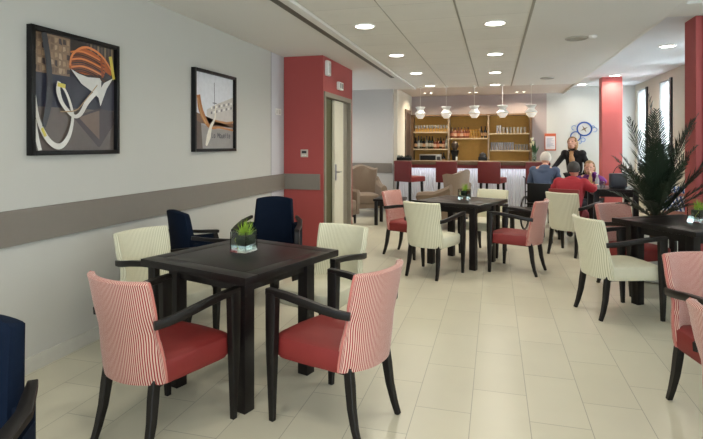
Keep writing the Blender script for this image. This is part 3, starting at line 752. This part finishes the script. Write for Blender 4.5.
# ------------------------------------------------------------------ pictures on the wall
def picture(y0, y1, z0, z1, label, polys, bg, extra=None):
    """polys: list of (rgb, [(u, v)...]) in print coordinates, u left-right, v bottom-top"""
    t = thing('framed_picture', label, 'picture', (XL, (y0 + y1) / 2, z0))
    W_, H_ = y1 - y0, z1 - z0; fw = .032; dp = .045
    b = B()
    box2(b, 0, dp, -W_ / 2, -W_ / 2 + fw, 0, H_, .002); box2(b, 0, dp, W_ / 2 - fw, W_ / 2, 0, H_, .002)
    box2(b, 0, dp, -W_ / 2 + fw, W_ / 2 - fw, 0, fw, .002); box2(b, 0, dp, -W_ / 2 + fw, W_ / 2 - fw, H_ - fw, H_, .002)
    obj('frame', b, BLACK, t)
    b = B(); mats_ = [mat('print_%d_%d_%d' % bg, bg, .35, var=.25, scale=14)]
    a0, a1, c0, c1 = -W_ / 2 + fw, W_ / 2 - fw, fw, H_ - fw
    box2(b, .008, .012, a0, a1, c0, c1)
    for i, (rgb, pts) in enumerate(polys):
        m_ = mat('print_%d_%d_%d' % tuple(rgb), rgb, .35, var=.12, scale=20)
        if m_ not in mats_: mats_.append(m_)
        vs = [b.verts.new((.0125 + i * .00006, a0 + (a1 - a0) * min(1, max(0, u)), c0 + (c1 - c0) * min(1, max(0, v)))) for u, v in pts]
        try:
            f = b.faces.new(vs); f.material_index = mats_.index(m_)
        except ValueError: pass
    obj('print', b, mats_, t, smooth=False)
    return t
def band(pts, w):
    L_, R_ = [], []
    for i, p in enumerate(pts):
        a = pts[max(i - 1, 0)]; c_ = pts[min(i + 1, len(pts) - 1)]
        dx, dy = c_[0] - a[0], c_[1] - a[1]; l = math.hypot(dx, dy) or 1
        ww = w[i] if isinstance(w, list) else w
        L_.append((p[0] - dy / l * ww, p[1] + dx / l * ww)); R_.append((p[0] + dy / l * ww, p[1] - dx / l * ww))
    return L_, R_
def quads(rgb, pts, w):
    if len(pts) > 3:
        P2, W2 = [], []
        for i in range(len(pts) - 1):
            p0, p1, p2, p3 = pts[max(i - 1, 0)], pts[i], pts[i + 1], pts[min(i + 2, len(pts) - 1)]
            for q in range(4):
                t = q / 4
                P2.append(tuple(.5 * (2 * p1[a] + (p2[a] - p0[a]) * t + (2 * p0[a] - 5 * p1[a] + 4 * p2[a] - p3[a]) * t * t + (3 * p1[a] - p0[a] - 3 * p2[a] + p3[a]) * t ** 3) for a in (0, 1)))
                W2.append(w[i] * (1 - t) + w[i + 1] * t if isinstance(w, list) else w)
        P2.append(pts[-1]); W2.append(w[-1] if isinstance(w, list) else w); pts, w = P2, W2
    L_, R_ = band(pts, w); return [(rgb, [L_[i], L_[i + 1], R_[i + 1], R_[i]]) for i in range(len(pts) - 1)]
P = []
P.append(((96, 86, 80), [(0, .40), (1, .40), (1, 0), (0, 0)]))
P.append(((48, 50, 64), [(0, .66), (1, .66), (1, .39), (0, .37)]))
R = random.Random(11)
P.append(((134, 110, 88), [(0, 1), (.42, 1), (.42, .66), (0, .66)]))
for i in range(9):
    for j in range(5):
        u = .01 + i * .046; v = .98 - j * .065; k = R.choice(((164, 138, 110), (150, 122, 96), (70, 58, 54), (112, 90, 74), (176, 150, 124), (60, 52, 54)))
        P.append((k, [(u, v), (u + R.uniform(.02, .045), v), (u + R.uniform(.02, .04), v - R.uniform(.03, .06)), (u, v - .045)]))
P.append(((58, 52, 50), [(.44, 1), (1, 1), (1, .62), (.44, .68)]))
for i in range(8): P.append(((128, 108, 88) if i % 2 else (84, 72, 66), [(.62 + i * .048, 1), (.645 + i * .048, 1), (.645 + i * .048, .9 - .02 * i), (.62 + i * .048, .9 - .015 * i)]))
P.append(((44, 44, 56), [(.41, .71), (.47, .68), (.78, .42), (.76, .38), (.42, .39)]))
P.append(((50, 46, 58), [(.80, .42), (.98, .68), (1, .68), (1, .39), (.80, .38)]))
P.append(((66, 56, 58), [(.45, .30), (.79, .40), (.98, .38), (1, .26), (.80, .03), (.77, .03)]))
P.append(((112, 92, 80), [(.52, .30), (.79, .38), (.79, .10)]))
P.append(((176, 92, 44), [(.40, .74), (.41, .82), (.47, .90), (.58, .95), (.70, .93), (.84, .88), (.97, .76), (.94, .71), (.80, .72), (.60, .70), (.46, .72)]))
for q in range(6):
    v = .905 - q * .034
    P += quads((74, 52, 46) if q % 2 else (214, 126, 70), [(.42 + .0 * q, v - .02), (.55, v + .005), (.70, v - .015), (.82, v - .05)], .0075)
    P += quads((90, 60, 48), [(.43, v - .035), (.56, v - .012), (.72, v - .035), (.86, v - .07)], .005)
P += quads((216, 130, 74), [(.40, .76), (.43, .86), (.54, .94), (.66, .955), (.82, .90), (.97, .76)], .011)
P += quads((150, 76, 40), [(.80, .88), (.82, .70)], .014)
P.append(((52, 48, 52), [(.86, .76), (.96, .72), (.90, .69), (.83, .69)]))
P += quads((206, 186, 76), [(.93, .92), (.985, .70)], .022)
P.append(((208, 206, 200), [(.41, .73), (.50, .70), (.62, .68), (.78, .69), (.82, .64), (.97, .71), (.88, .60), (.83, .50), (.79, .42), (.765, .50), (.68, .55), (.54, .61)]))
P.append(((58, 58, 70), [(.80, .655), (.84, .65), (.80, .60)]))
P += quads((214, 211, 204), [(.01, .48), (.04, .28), (.11, .14), (.19, .06), (.27, .035), (.34, .07), (.40, .16), (.43, .30), (.40, .42), (.34, .53), (.28, .58)], [.010, .018, .024, .024, .026, .024, .02, .016, .014, .012, .012])
P += quads((214, 211, 204), [(.27, .60), (.26, .52), (.30, .42), (.385, .34), (.46, .305), (.53, .34), (.61, .45), (.74, .56)], [.018, .024, .02, .018, .016, .022, .026, .02])
P += quads((206, 190, 84), [(.25, .575), (.34, .565)], .018)
P += quads((206, 190, 84), [(.08, .19), (.12, .12)], .014)
P += quads((214, 211, 204), [(.0, .26), (.03, .10), (.06, .0)], .02)
P += quads((52, 52, 56), [(.10, 1), (.15, .75), (.16, .45), (.10, .2)], [.03, .03, .035, .02])
P += quads((168, 140, 104), [(.28, .34), (.46, .36), (.58, .46), (.74, .62)], .005)
picture(2.68, 3.50, 1.43, 2.295, 'black framed photo of an orange-ribbed boat hull with white ropes', P, (58, 54, 54))
P = []
P.append(((216, 218, 224), [(0, 1), (1, 1), (1, .40), (0, .36)]))
P.append(((196, 190, 184), [(.30, .52), (.52, .60), (1, .74), (1, .32), (.3, .32)]))
for i in range(9):
    for j in range(4):
        u = .40 + i * .066; v = .40 + j * .065 + i * .012
        if (i * 3 + j) % 3: P.append(((112, 110, 116) if (i + j) % 2 else (232, 230, 226), [(u, v), (u + .035, v + .006), (u + .035, v + .04), (u, v + .034)]))
P.append(((124, 92, 70), [(0, .48), (.2, .42), (.4, .30), (1, .30), (1, .36), (.5, .38), (0, .34)]))
P.append(((150, 146, 142), [(0, .34), (.5, .27), (1, .26), (1, 0), (0, 0)]))
P.append(((96, 84, 76), [(0, .38), (.16, .34), (.2, .0), (0, 0)]))
P += quads((178, 116, 60), [(.10, .70), (.14, .54), (.22, .42), (.32, .32), (.44, .28), (.62, .29), (1, .26)], [.04, .05, .045, .03, .018, .014, .012])
P += quads((196, 150, 90), [(.08, .66), (.16, .46), (.28, .33)], .012)
P += quads((226, 220, 206), [(.52, .60), (.50, .42), (.40, .30), (.34, .16), (.28, .04)], [.012, .018, .028, .05, .02])
P += quads((60, 62, 72), [(.48, .90), (.49, .60)], .006)
P += quads((80, 80, 90), [(.44, .62), (.54, .62)], .006)
P += quads((180, 130, 84), [(.5, .38), (.8, .36), (1, .38)], .014)
# the boat's painted name
def strokes(txt, u0, v0, s):
    G = {'L': [[(0, 1), (0, 0), (.6, 0)]], 'a': [[(.6, .6), (.1, .6), (0, .3), (.1, 0), (.6, 0)], [(.6, .6), (.6, 0)]], 'M': [[(0, 0), (0, 1), (.4, .4), (.8, 1), (.8, 0)]],
         'o': [[(0, 0), (0, .6), (.6, .6), (.6, 0), (0, 0)]], 'r': [[(0, .6), (0, 0)], [(0, .4), (.3, .6), (.5, .6)]], 'u': [[(0, .6), (0, 0), (.6, 0), (.6, .6)]], 'e': [[(0, .3), (.6, .3), (.6, .6), (0, .6), (0, 0), (.6, 0)]], 't': [[(.2, 1), (.2, 0), (.5, 0)], [(0, .6), (.5, .6)]]}
    out = []
    for ch in txt:
        for st in G.get(ch, []): out += quads((84, 82, 88), [(u0 + a * s * .8, v0 + c_ * s * 1.1) for a, c_ in st], .007)
        u0 += s * .85
    return out
P += strokes('La Mouette', .42, .15, .058)
picture(4.58, 5.45, 1.43, 2.29, 'black framed photo of a pale harbour with mast and brown prow', P, (170, 168, 170))

# ------------------------------------------------------------------ wall devices
t = thing('wall_switch', 'white double switch on the left wall beside the red wall', 'switch', (XL - .006, 6.75, 1.97))
obj('plate', box2(B(), 0, .012, -.10, .10, -.045, .045, .003), WHITE, t)
for s in (-1, 1): obj('rocker', box2(B(), .012, .018, s * .045 - .028, s * .045 + .028, -.028, .028, .002), mat('ivory_rocker', (205, 205, 198), .4), t)
t = thing('control_panel', 'small white control box on the red wall above the guard board', 'control panel', (-2.64, 6.96, 1.38))
obj('plate', box2(B(), -.055, .055, -.02, 0, -.055, .055, .004), mat('beige_box', (190, 180, 168), .5), t); obj('screen', box2(B(), -.035, .035, -.024, -.02, .0, .035), DGREY, t)
for k in range(3): obj('button', box2(B(), -.035 + k * .026, -.02 + k * .026, -.024, -.02, -.035, -.02), WHITE, t)
t = thing('alarm_box', 'white rounded alarm box high on the red wall', 'alarm', (-2.36, 7.1, 2.50))
obj('casing', box2(B(), 0, .06, -.07, .07, 0, .22, .02), WHITE, t); obj('lens', box2(B(), .06, .066, -.04, .04, .04, .18, .004), mat('pale_lens', (200, 200, 196), .3), t)
t = thing('exit_sign', 'small white emergency light above the open door', 'sign', (-2.36, 7.72, 2.36))
obj('casing', box2(B(), 0, .05, -.11, .11, 0, .12, .01), WHITE, t)
b = B(); box2(b, .05, .053, -.08, -.02, .02, .10); box2(b, .05, .053, .02, .08, .02, .10)
obj('pictogram', b, mat('sign_grey', (130, 134, 128), .5), t)

# poster
t = thing('wall_poster', 'framed notice with orange-red border on the white back wall', 'poster', (1.345, YF, 1.36))
obj('frame', box2(B(), -.135, .135, -.02, 0, 0, .43), mat('orange_frame', (196, 96, 62), .5), t)
obj('sheet', box2(B(), -.115, .115, -.024, -.02, .03, .36), mat('paper', (224, 222, 226), .7, var=.03), t)
b = B()
for k in range(8): box2(b, -.085, -.085 + (.15, .12, .17, .10, .16, .14, .17, .09)[k], -.0255, -.024, .30 - k * .03, .31 - k * .03)
obj('print_lines', b, mat('print_blue_grey', (150, 156, 180), .6), t)
# gear logo
BLUE = mat('logo_blue', (24, 76, 158), .5)
t = thing('wall_logo', 'blue wall logo of linked rings with a compass', 'wall decoration', (2.14, YF, 1.90))
def ring(bm, cx, cz, r, w, a0=0, a1=2 * PI, n=36):
    rings = []
    for k in range(n + 1):
        a = a0 + (a1 - a0) * k / n
        rings.append([(cx + rr * math.cos(a), yy, cz + rr * math.sin(a)) for rr, yy in ((r - w / 2, 0), (r + w / 2, 0), (r + w / 2, -.012), (r - w / 2, -.012))])
    loft(bm, rings)
b = B(); ring(b, 0, 0, .165, .034); obj('large_ring', b, BLUE, t)
b = B(); ring(b, -.20, -.185, .115, .026); obj('small_ring', b, BLUE, t)
LB = mat('logo_light_blue', (96, 138, 196), .5)
for cx, cz, r, a0, a1 in ((.235, -.02, .055, -2.0, 2.2), (.20, .05, .03, 0, 2 * PI), (-.03, -.27, .05, 0, 2 * PI), (-.235, .03, .055, .6, 4.6), (-.10, -.33, .03, -2.5, .8)):
    b = B(); ring(b, cx, cz, r, .014, a0, a1, 18); obj('small_loop', b, LB, t)
b = B()
for k in range(4):
    a = k * PI / 2 + .5
    v = [b.verts.new((.10 * math.cos(a), -.006, .10 * math.sin(a))), b.verts.new((.025 * math.cos(a + .78), -.006, .025 * math.sin(a + .78))), b.verts.new((0, -.014, 0)), b.verts.new((.025 * math.cos(a - .78), -.006, .025 * math.sin(a - .78)))]
    b.faces.new(v)
obj('compass_star', b, mat('compass_tan', (120, 104, 84), .5), t)

# ------------------------------------------------------------------ people
SKIN = mat('skin', (205, 152, 128), .55, var=.05, scale=20)
def eval_mesh(o, name):
    dg = bpy.context.evaluated_depsgraph_get(); ev = o.evaluated_get(dg)
    me = bpy.data.meshes.new_from_object(ev); me.name = name; return me
def skin_tmp(J, edges, rad, root, sub=2, extra=None):
    names = sorted(set(n for e in edges for n in e), key=lambda n: (n != root, n))
    ix = {n: i for i, n in enumerate(names)}
    me = bpy.data.meshes.new('tmp'); me.from_pydata([J[n] for n in names], [(ix[a], ix[c_]) for a, c_ in edges], []); me.update()
    o = bpy.data.objects.new('tmp', me); C.objects.link(o)
    o.modifiers.new('skin', 'SKIN')
    if not me.skin_vertices: me.attributes  # layer is created with the modifier below when missing
    sv = me.skin_vertices[0].data if me.skin_vertices else None
    if sv is None:
        bm = bmesh.new(); bm.from_mesh(me); bm.verts.layers.skin.verify(); bm.to_mesh(me); bm.free(); sv = me.skin_vertices[0].data
    for n in names:
        r = rad[n]; sv[ix[n]].radius = r if isinstance(r, tuple) else (r, r)
        sv[ix[n]].use_root = (n == root)
    s = o.modifiers.new('sub', 'SUBSURF'); s.levels = sub; s.render_levels = sub
    m = eval_mesh(o, 'tmp2'); bpy.data.objects.remove(o); return m
def remesh(bm, name, vox, m):
    me = bpy.data.meshes.new('tmp'); bm.to_mesh(me); bm.free()
    o = bpy.data.objects.new('tmp', me); C.objects.link(o)
    r = o.modifiers.new('r', 'REMESH'); r.mode = 'VOXEL'; r.voxel_size = vox
    s = o.modifiers.new('s', 'SMOOTH'); s.iterations = 2; s.factor = .5
    out = eval_mesh(o, name); bpy.data.objects.remove(o)
    out.materials.clear(); out.materials.append(m)
    for p in out.polygons: p.use_smooth = True
    return out
def ell(bm, c, r, M=None, n=16):
    T = Matrix.Translation(c) @ (M or Matrix()) @ Matrix.Diagonal((r[0], r[1], r[2], 1))
    return bmesh.ops.create_uvsphere(bm, u_segments=n, v_segments=n * 2 // 3, radius=1, matrix=T)
BE = [('pelvis', 'waist'), ('waist', 'chest'), ('chest', 'neck'), ('neck', 'headb')]
for s in 'LR':
    BE += [('chest', 'sh' + s), ('sh' + s, 'el' + s), ('el' + s, 'wr' + s), ('wr' + s, 'pa' + s), ('pelvis', 'hip' + s), ('hip' + s, 'kn' + s), ('kn' + s, 'an' + s), ('an' + s, 'toe' + s)]
RAD = dict(col=(.075, .062), pelvis=(.15, .12), waist=(.14, .11), chest=(.16, .12), neck=.055, headb=.05)
for s in 'LR': RAD.update({'sh' + s: .062, 'el' + s: .042, 'wr' + s: .026, 'pa' + s: (.034, .018), 'hip' + s: .09, 'kn' + s: .058, 'an' + s: .038, 'toe' + s: .035})
def person(label, loc, rz, J, clothes, hair, head_yaw=0, head_pitch=0, bulk=1.0, hair_col=(60, 50, 44), hair_len=0):
    t = thing('person', label, 'person', loc, rz)
    J = {k_: Vector(v) for k_, v in J.items()}
    J['col'] = J['chest'].lerp(J['neck'], .8)
    rad = {k_: (tuple(x * bulk for x in v) if isinstance(v, tuple) else v * (bulk if k_[:2] in ('sh', 'el', 'hi', 'kn') else 1)) for k_, v in RAD.items()}
    me = skin_tmp(J, BE, rad, 'pelvis')
    bm = B(); bm.from_mesh(me)
    # head
    HM = Matrix.Rotation(head_yaw, 4, 'Z') @ Matrix.Rotation(-head_pitch, 4, 'X'); hc = J['headb'] + (HM @ Vector((0, .025, .075)))
    def hp(v): return hc + (HM @ Vector(v))
    ell(bm, hc, (.075, .092, .11), HM); ell(bm, hp((0, .03, -.06)), (.055, .06, .055), HM)
    ell(bm, hp((0, .095, -.015)), (.012, .022, .024), HM, 8)
    ell(bm, hp((0, .082, -.062)), (.026, .012, .008), HM, 8)
    for s in (-1, 1): ell(bm, hp((s * .076, -.005, -.012)), (.012, .02, .032), HM, 8)
    # fingers on both hands
    for s in 'LR':
        w_, p_ = J['wr' + s], J['pa' + s]; d_ = (p_ - w_).normalized()
        sd = d_.cross(Vector((0, 0, 1))); sd = sd.normalized() if sd.length > .1 else Vector((1, 0, 0)); up_ = sd.cross(d_)
        for k_ in range(4):
            o0 = p_ + sd * ((k_ - 1.5) * .018); l = (.062, .074, .07, .054)[k_]
            sweep(bm, [o0, o0 + d_ * l * .5 - up_ * .006, o0 + d_ * l * .85 - up_ * .028], [(.021, .021), (.019, .019), (.016, .016)], n=6)
        th = -1 if s == 'L' else 1
        o0 = w_.lerp(p_, .5) + sd * .026 * th
        sweep(bm, [o0, o0 + d_ * .03 + sd * .03 * th, o0 + d_ * .058 + sd * .034 * th], [(.02, .02), (.018, .018), (.013, .013)], n=6)
    obj('body', remesh(bm, 'body', .0072, SKIN), None, t)
    e = B()
    for s in (-1, 1): ell(e, hp((s * .03, .078, .012)), (.013, .010, .008), HM, 8)
    obj('eyes', e, mat('eye_dark', (40, 34, 32), .3), t)
    # hair
    hb = B(); HB = bmesh.new(); ell(hb, hp((0, -.012, .022)), (.094, .106, .112), HM, 20)
    IM = HM.inverted()
    dead = [v for v in hb.verts if (IM @ (v.co - hc)).y > .045 and (IM @ (v.co - hc)).z < .068]
    dead += [v for v in hb.verts if (IM @ (v.co - hc)).z < -.045 - hair_len and v not in dead]
    bmesh.ops.delete(hb, geom=dead, context='VERTS'); HB.free()
    if hair_len > 0:
        for s in (-1, 0, 1): ell(hb, hp((s * .06, -.055, -.03)), (.04, .045, .075 + hair_len), HM, 10)
    Rr = random.Random(len(label))
    for k_ in range(34):
        a = Rr.uniform(0, 2 * PI); z_ = Rr.uniform(.02, .11); rr = math.sqrt(max(0, 1 - (z_ / .13) ** 2))
        y__ = -.012 + .085 * rr * math.sin(a)
        if y__ > .04 and z_ < .08: continue
        ell(hb, hp((.078 * rr * math.cos(a), y__, z_)), (.022, .022, .018), HM, 6)
    obj('hair', hb, hair, t)
    for nm, edges, scale, m, over in clothes:
        r2 = {k_: (tuple(x * scale + .004 for x in v) if isinstance(v, tuple) else v * scale + .006) for k_, v in rad.items()}
        r2.update(over or {})
        cm = skin_tmp(J, edges, r2, 'pelvis' if any('pelvis' in e_ for e_ in edges) else edges[0][0])
        cb_ = B(); cb_.from_mesh(cm)
        if nm != 'trousers' and nm != 'shoe':
            ell(cb_, J['chest'].lerp(J['neck'], .62), (.125 * bulk, .105, .085), None, 12)
            if nm == 'jacket': ell(cb_, J['chest'].lerp(J['neck'], .9), (.088, .08, .055), None, 12)
            if nm in ('jacket', 'cardigan'): ell(cb_, J['chest'].lerp(J['neck'], .3), (.17 * bulk, .12, .09), None, 12)
            for s_ in ('LR' if nm in ('jacket', 'cardigan') else ''): ell(cb_, J['sh' + s_], (.085 * bulk,) * 3, None, 10)
        if nm == 'top' and 'tan' in label: ell(cb_, J['chest'] + Vector((0, .085, -.03)), (.05, .085, .15), None, 12)
        obj(nm, remesh(cb_, nm, .012, m), None, t)
    return t
TOR = [('pelvis', 'waist'), ('waist', 'chest')]
SLV = [e for s in 'LR' for e in (('chest', 'sh' + s), ('sh' + s, 'el' + s), ('el' + s, 'wr' + s))]
LEGS = [e for s in 'LR' for e in (('pelvis', 'hip' + s), ('hip' + s, 'kn' + s), ('kn' + s, 'an' + s))]
SHO = lambda s: [('an' + s, 'toe' + s)]
def seated(lean=.12, elL=(-.27, .16, .80), elR=(.27, .16, .80), wrL=(-.2, .40, .84), wrR=(.2, .40, .84), hz=.47, top=1.0, feet=.42):
    J = dict(pelvis=(0, 0, hz + .10), waist=(0, lean * .3, hz + .28), chest=(0, lean * .8, hz + .47), neck=(0, lean * 1.15, hz + .60), headb=(0, lean * 1.35 + .02, hz + .66))
    for s, q in (('L', -1), ('R', 1)):
        J['sh' + s] = (q * .185, lean * .85, hz + .52); e_ = elL if s == 'L' else elR; w_ = wrL if s == 'L' else wrR
        J['el' + s] = e_; J['wr' + s] = w_; d = (Vector(w_) - Vector(e_)).normalized() * .07; J['pa' + s] = tuple(Vector(w_) + d)
        J['hip' + s] = (q * .09, .03, hz + .07); J['kn' + s] = (q * .12, .42, hz + .05); J['an' + s] = (q * .12, feet, .08); J['toe' + s] = (q * .13, feet + .13, .04)
    return J
trs = mat('dark_trousers', (44, 44, 52), .8)
shoe = mat('black_shoe', (18, 18, 20), .4)
redc = mat('red_jacket', (150, 26, 40), .8, var=.08, bump=.1)
blu = mat('slate_blue_jacket', (66, 80, 104), .8, var=.08)
# man in red, back to us
person('person in a red jacket, back to us, leaning on the table', (1.09, 8.50, 0), face_dir(.40, .92),
       seated(.16, (-.30, .12, .80), (.33, .12, .82), (-.16, .36, .86), (.26, .40, .87), hz=.38),
       [('jacket', TOR + SLV, 1.22, redc, {'neck': .06, 'pelvis': (.20, .17), 'chest': (.20, .15), 'waist': (.19, .155)}), ('trousers', LEGS, 1.12, mat('red_trousers', (112, 24, 36), .8), None), ('shoe', SHO('L'), 1.25, shoe, None), ('shoe', SHO('R'), 1.25, shoe, None)],
       mat('dark_grey_hair', (62, 60, 58), .8, var=.3), head_yaw=-.1, bulk=1.12)
# grey-haired man at left
person('grey-haired person in a slate blue jacket beside the black wheelchair', (.82, 9.66, 0), face_dir(.30, .95),
       seated(.10, (-.28, .12, .78), (.27, .16, .76), (-.15, .42, .86), (.20, .44, .86), hz=.52),
       [('jacket', TOR + SLV, 1.18, blu, {'neck': .06, 'pelvis': (.18, .15)}), ('trousers', LEGS, 1.12, trs, None), ('shoe', SHO('L'), 1.25, shoe, None), ('shoe', SHO('R'), 1.25, shoe, None)],
       mat('white_hair', (205, 198, 188), .8, var=.1), head_pitch=.2)
# woman in purple facing us
person('person with blond curls in black vest and purple sleeves, hand at face', (1.68, 10.22, 0), face_dir(-.25, -.97),
       seated(.12, (-.25, .26, .84), (.27, .16, .78), (-.05, .20, 1.02), (.10, .42, .86), hz=.36),
       [('top', TOR + SLV, 1.12, mat('purple_top', (110, 40, 120), .8, var=.1), None), ('vest', TOR, 1.2, mat('black_vest', (24, 22, 30), .8), {'pelvis': (.17, .15), 'chest': (.19, .15)}), ('trousers', LEGS, 1.12, trs, None), ('shoe', SHO('L'), 1.25, shoe, None), ('shoe', SHO('R'), 1.25, shoe, None)],
       mat('blond_brown_hair', (158, 126, 92), .8, var=.3), hair_len=.02)
# standing woman
JS = dict(pelvis=(0, 0, .90), waist=(0, .03, 1.08), chest=(0, .08, 1.27), neck=(0, .13, 1.40), headb=(0, .16, 1.46))
for s, q in (('L', -1), ('R', 1)):
    JS['sh' + s] = (q * .165, .09, 1.33); JS['hip' + s] = (q * .085, 0, .86); JS['kn' + s] = (q * .09, .03, .48); JS['an' + s] = (q * .09, -.02, .08); JS['toe' + s] = (q * .10, .12, .04)
JS['elR'] = (.26, .22, 1.14); JS['wrR'] = (.34, .38, .99); JS['paR'] = (.37, .44, .95)
JS['elL'] = (-.26, .05, 1.10); JS['wrL'] = (-.22, .20, .93); JS['paL'] = (-.21, .25, .88)
person('standing person in a black cardigan over a tan top, reaching down', (1.52, 10.95, 0), face_dir(-.45, -.89),
       JS, [('top', TOR, 1.06, mat('tan_top', (176, 132, 92), .8), {'neck': .062}), ('cardigan', TOR + SLV, 1.17, mat('black_cardigan', (18, 16, 20), .85), {'chest': (.17, .12), 'waist': (.158, .115)}), ('trousers', LEGS, 1.15, mat('black_trousers', (22, 22, 26), .8), None), ('shoe', SHO('L'), 1.25, shoe, None), ('shoe', SHO('R'), 1.25, shoe, None)],
       mat('honey_hair', (150, 116, 76), .8, var=.3), hair_len=.03, bulk=.95, head_pitch=-.25)

# seats under the people
def simple_chair(x_, y_, fx, fy, label, hz, m):
    t = thing('visitor_chair', label, 'chair', (x_, y_, 0), face_dir(fx, fy))
    obj('seat', box2(B(), -.23, .23, -.22, .22, hz - .06, hz, .015), m, t)
    obj('backrest', box2(B(), -.22, .22, -.27, -.23, hz - .02, .84, .012), m, t)
    for sx in (-1, 1):
        for sy in (-1, 1): obj('leg', box(B(), (sx * .2, sy * .19, (hz - .06) / 2), (.035, .035, hz - .06)), WOOD, t)
simple_chair(1.09, 8.50, .40, .92, 'chair hidden under the person in red', .36, RED)
simple_chair(1.68, 10.24, -.25, -.97, 'chair under the person with purple sleeves', .34, RED)
# wheelchair
t = thing('wheelchair', 'black wheelchair under the person in the slate blue jacket', 'wheelchair', (.81, 9.65, 0), face_dir(.30, .95))
obj('seat', box2(B(), -.22, .22, -.22, .24, .45, .49, .01), BLACK, t)
obj('backrest', box2(B(), -.20, .20, -.27, -.24, .50, .84, .008), BLACK, t)
fb = B()
for s in (-1, 1):
    sweep(fb, [(s * .235, .26, .12), (s * .235, .26, .47), (s * .235, -.24, .47), (s * .235, -.26, .93), (s * .235, -.38, .95)], (.022, .022), n=8)
    sweep(fb, [(s * .235, -.22, .68), (s * .235, .18, .68), (s * .235, .22, .47)], (.03, .03), n=8)
obj('frame', fb, mat('wheelchair_metal', (70, 70, 76), .35, metal=.8), t)
for s in (-1, 1):
    wb = B(); n = 32; rg = []
    for k in range(n + 1):
        a = 2 * PI * k / n; rg.append([(s * .275 + dx, -.12 + r * math.cos(a), .30 + r * math.sin(a)) for dx, r in ((-.012, .275), (.012, .275), (.012, .30), (-.012, .30))])
    loft(wb, rg, cap=False)
    for k in range(10):
        a = 2 * PI * k / 10; sweep(wb, [(s * .275, -.12, .30), (s * .275, -.12 + .28 * math.cos(a), .30 + .28 * math.sin(a))], (.004, .004), n=4)
    lathe_c = B(); wh = obj('wheel', wb, BLACK, t); lathe_c.free()
    cb = B(); ring_ = []
    for k in range(17):
        a = 2 * PI * k / 16; ring_.append([(s * .24 + dx, .34 + r * math.cos(a), .07 + r * math.sin(a)) for dx, r in ((-.012, .02), (.012, .02), (.012, .068), (-.012, .068))])
    loft(cb, ring_, cap=False); obj('caster', cb, BLACK, t)

# things on the people's table
def tall_bottle(x_, y_, h, r, rgb, cap, label, tr=.6):
    t = thing('water_bottle', label, 'bottle', (x_, y_, .8))
    obj('bottle_body', lathe(B(), [(r * .9, 0), (r, .01), (r, h * .6), (r * .5, h * .78), (r * .35, h * .9), (.001, h * .9)], 14), mat('pb_%d' % rgb[0], rgb, .15, trans=tr, var=0), t)
    obj('cap', lathe(B(), [(r * .4, h * .9), (r * .4, h), (.001, h)], 10), mat('pc_%d' % cap[0], cap, .4), t)
tall_bottle(1.58, 9.02, .24, .032, (224, 228, 236), (200, 205, 215), 'clear bottle on the dark table right of the person in red')
tall_bottle(1.49, 9.08, .27, .03, (214, 176, 130), (220, 200, 160), 'peach coloured bottle on the dark table beside the clear one', .3)
t = thing('drinking_glass', 'drinking glass next to the bottles on the far table', 'glass', (1.67, 9.06, .8)); 
obj('glass_wall', lathe(B(), [(.03, 0), (.035, .12), (.033, .12), (.027, .01), (.001, .01)], 14), GLASS, t)
t = thing('handbag', 'dark handbag standing on the far table left of the palm', 'bag', (1.93, 9.25, .8), .2)
obj('bag_body', box2(B(), -.13, .13, -.06, .06, 0, .24, .03), mat('charcoal_leather', (34, 38, 46), .5), t)
hb = B(); sweep(hb, [(-.08 + .16 * k / 8, 0, .23 + .12 * math.sin(PI * k / 8)) for k in range(9)], (.012, .012), n=6); obj('strap', hb, BLACK, t)
# pink chair with draped jacket beyond the palm
chair('red', 2.52, 8.05, .55, .83, 'red striped armchair seen between the palm and the near red column')
jb = B(); rings = []
for k in range(13):
    u = -1 + 2 * k / 12; w = .20
    prof = [(-.345, .62), (-.35, .78), (-.335, .90), (-.28, .945), (-.20, .915), (-.185, .80), (-.185, .64), (-.195, .64), (-.20, .80), (-.215, .897), (-.28, .925), (-.325, .89), (-.338, .78), (-.335, .62)]
    rings.append([(u * w + .004 * math.sin(k * 3 + z * 20), yy + .085 * abs(u) ** 2.4 * .7 - .0, z - .012 * u * u) for yy, z in prof])
loft(jb, rings)
uvl = jb.loops.layers.uv.new('UVMap')
for f in jb.faces:
    for l in f.loops: l[uvl].uv = (l.vert.co.x + l.vert.co.z * .3, l.vert.co.z)
jk = obj('draped_cloth', jb, stripe_mat('blue_white_cloth', (226, 232, 244), (50, 92, 160), .05, .55))
tag(jk, 'blue and white striped cloth hung over a chair back behind the palm', 'cloth'); jk.location = (2.52, 8.05, 0); jk.rotation_euler = (0, 0, face_dir(.55, .83))
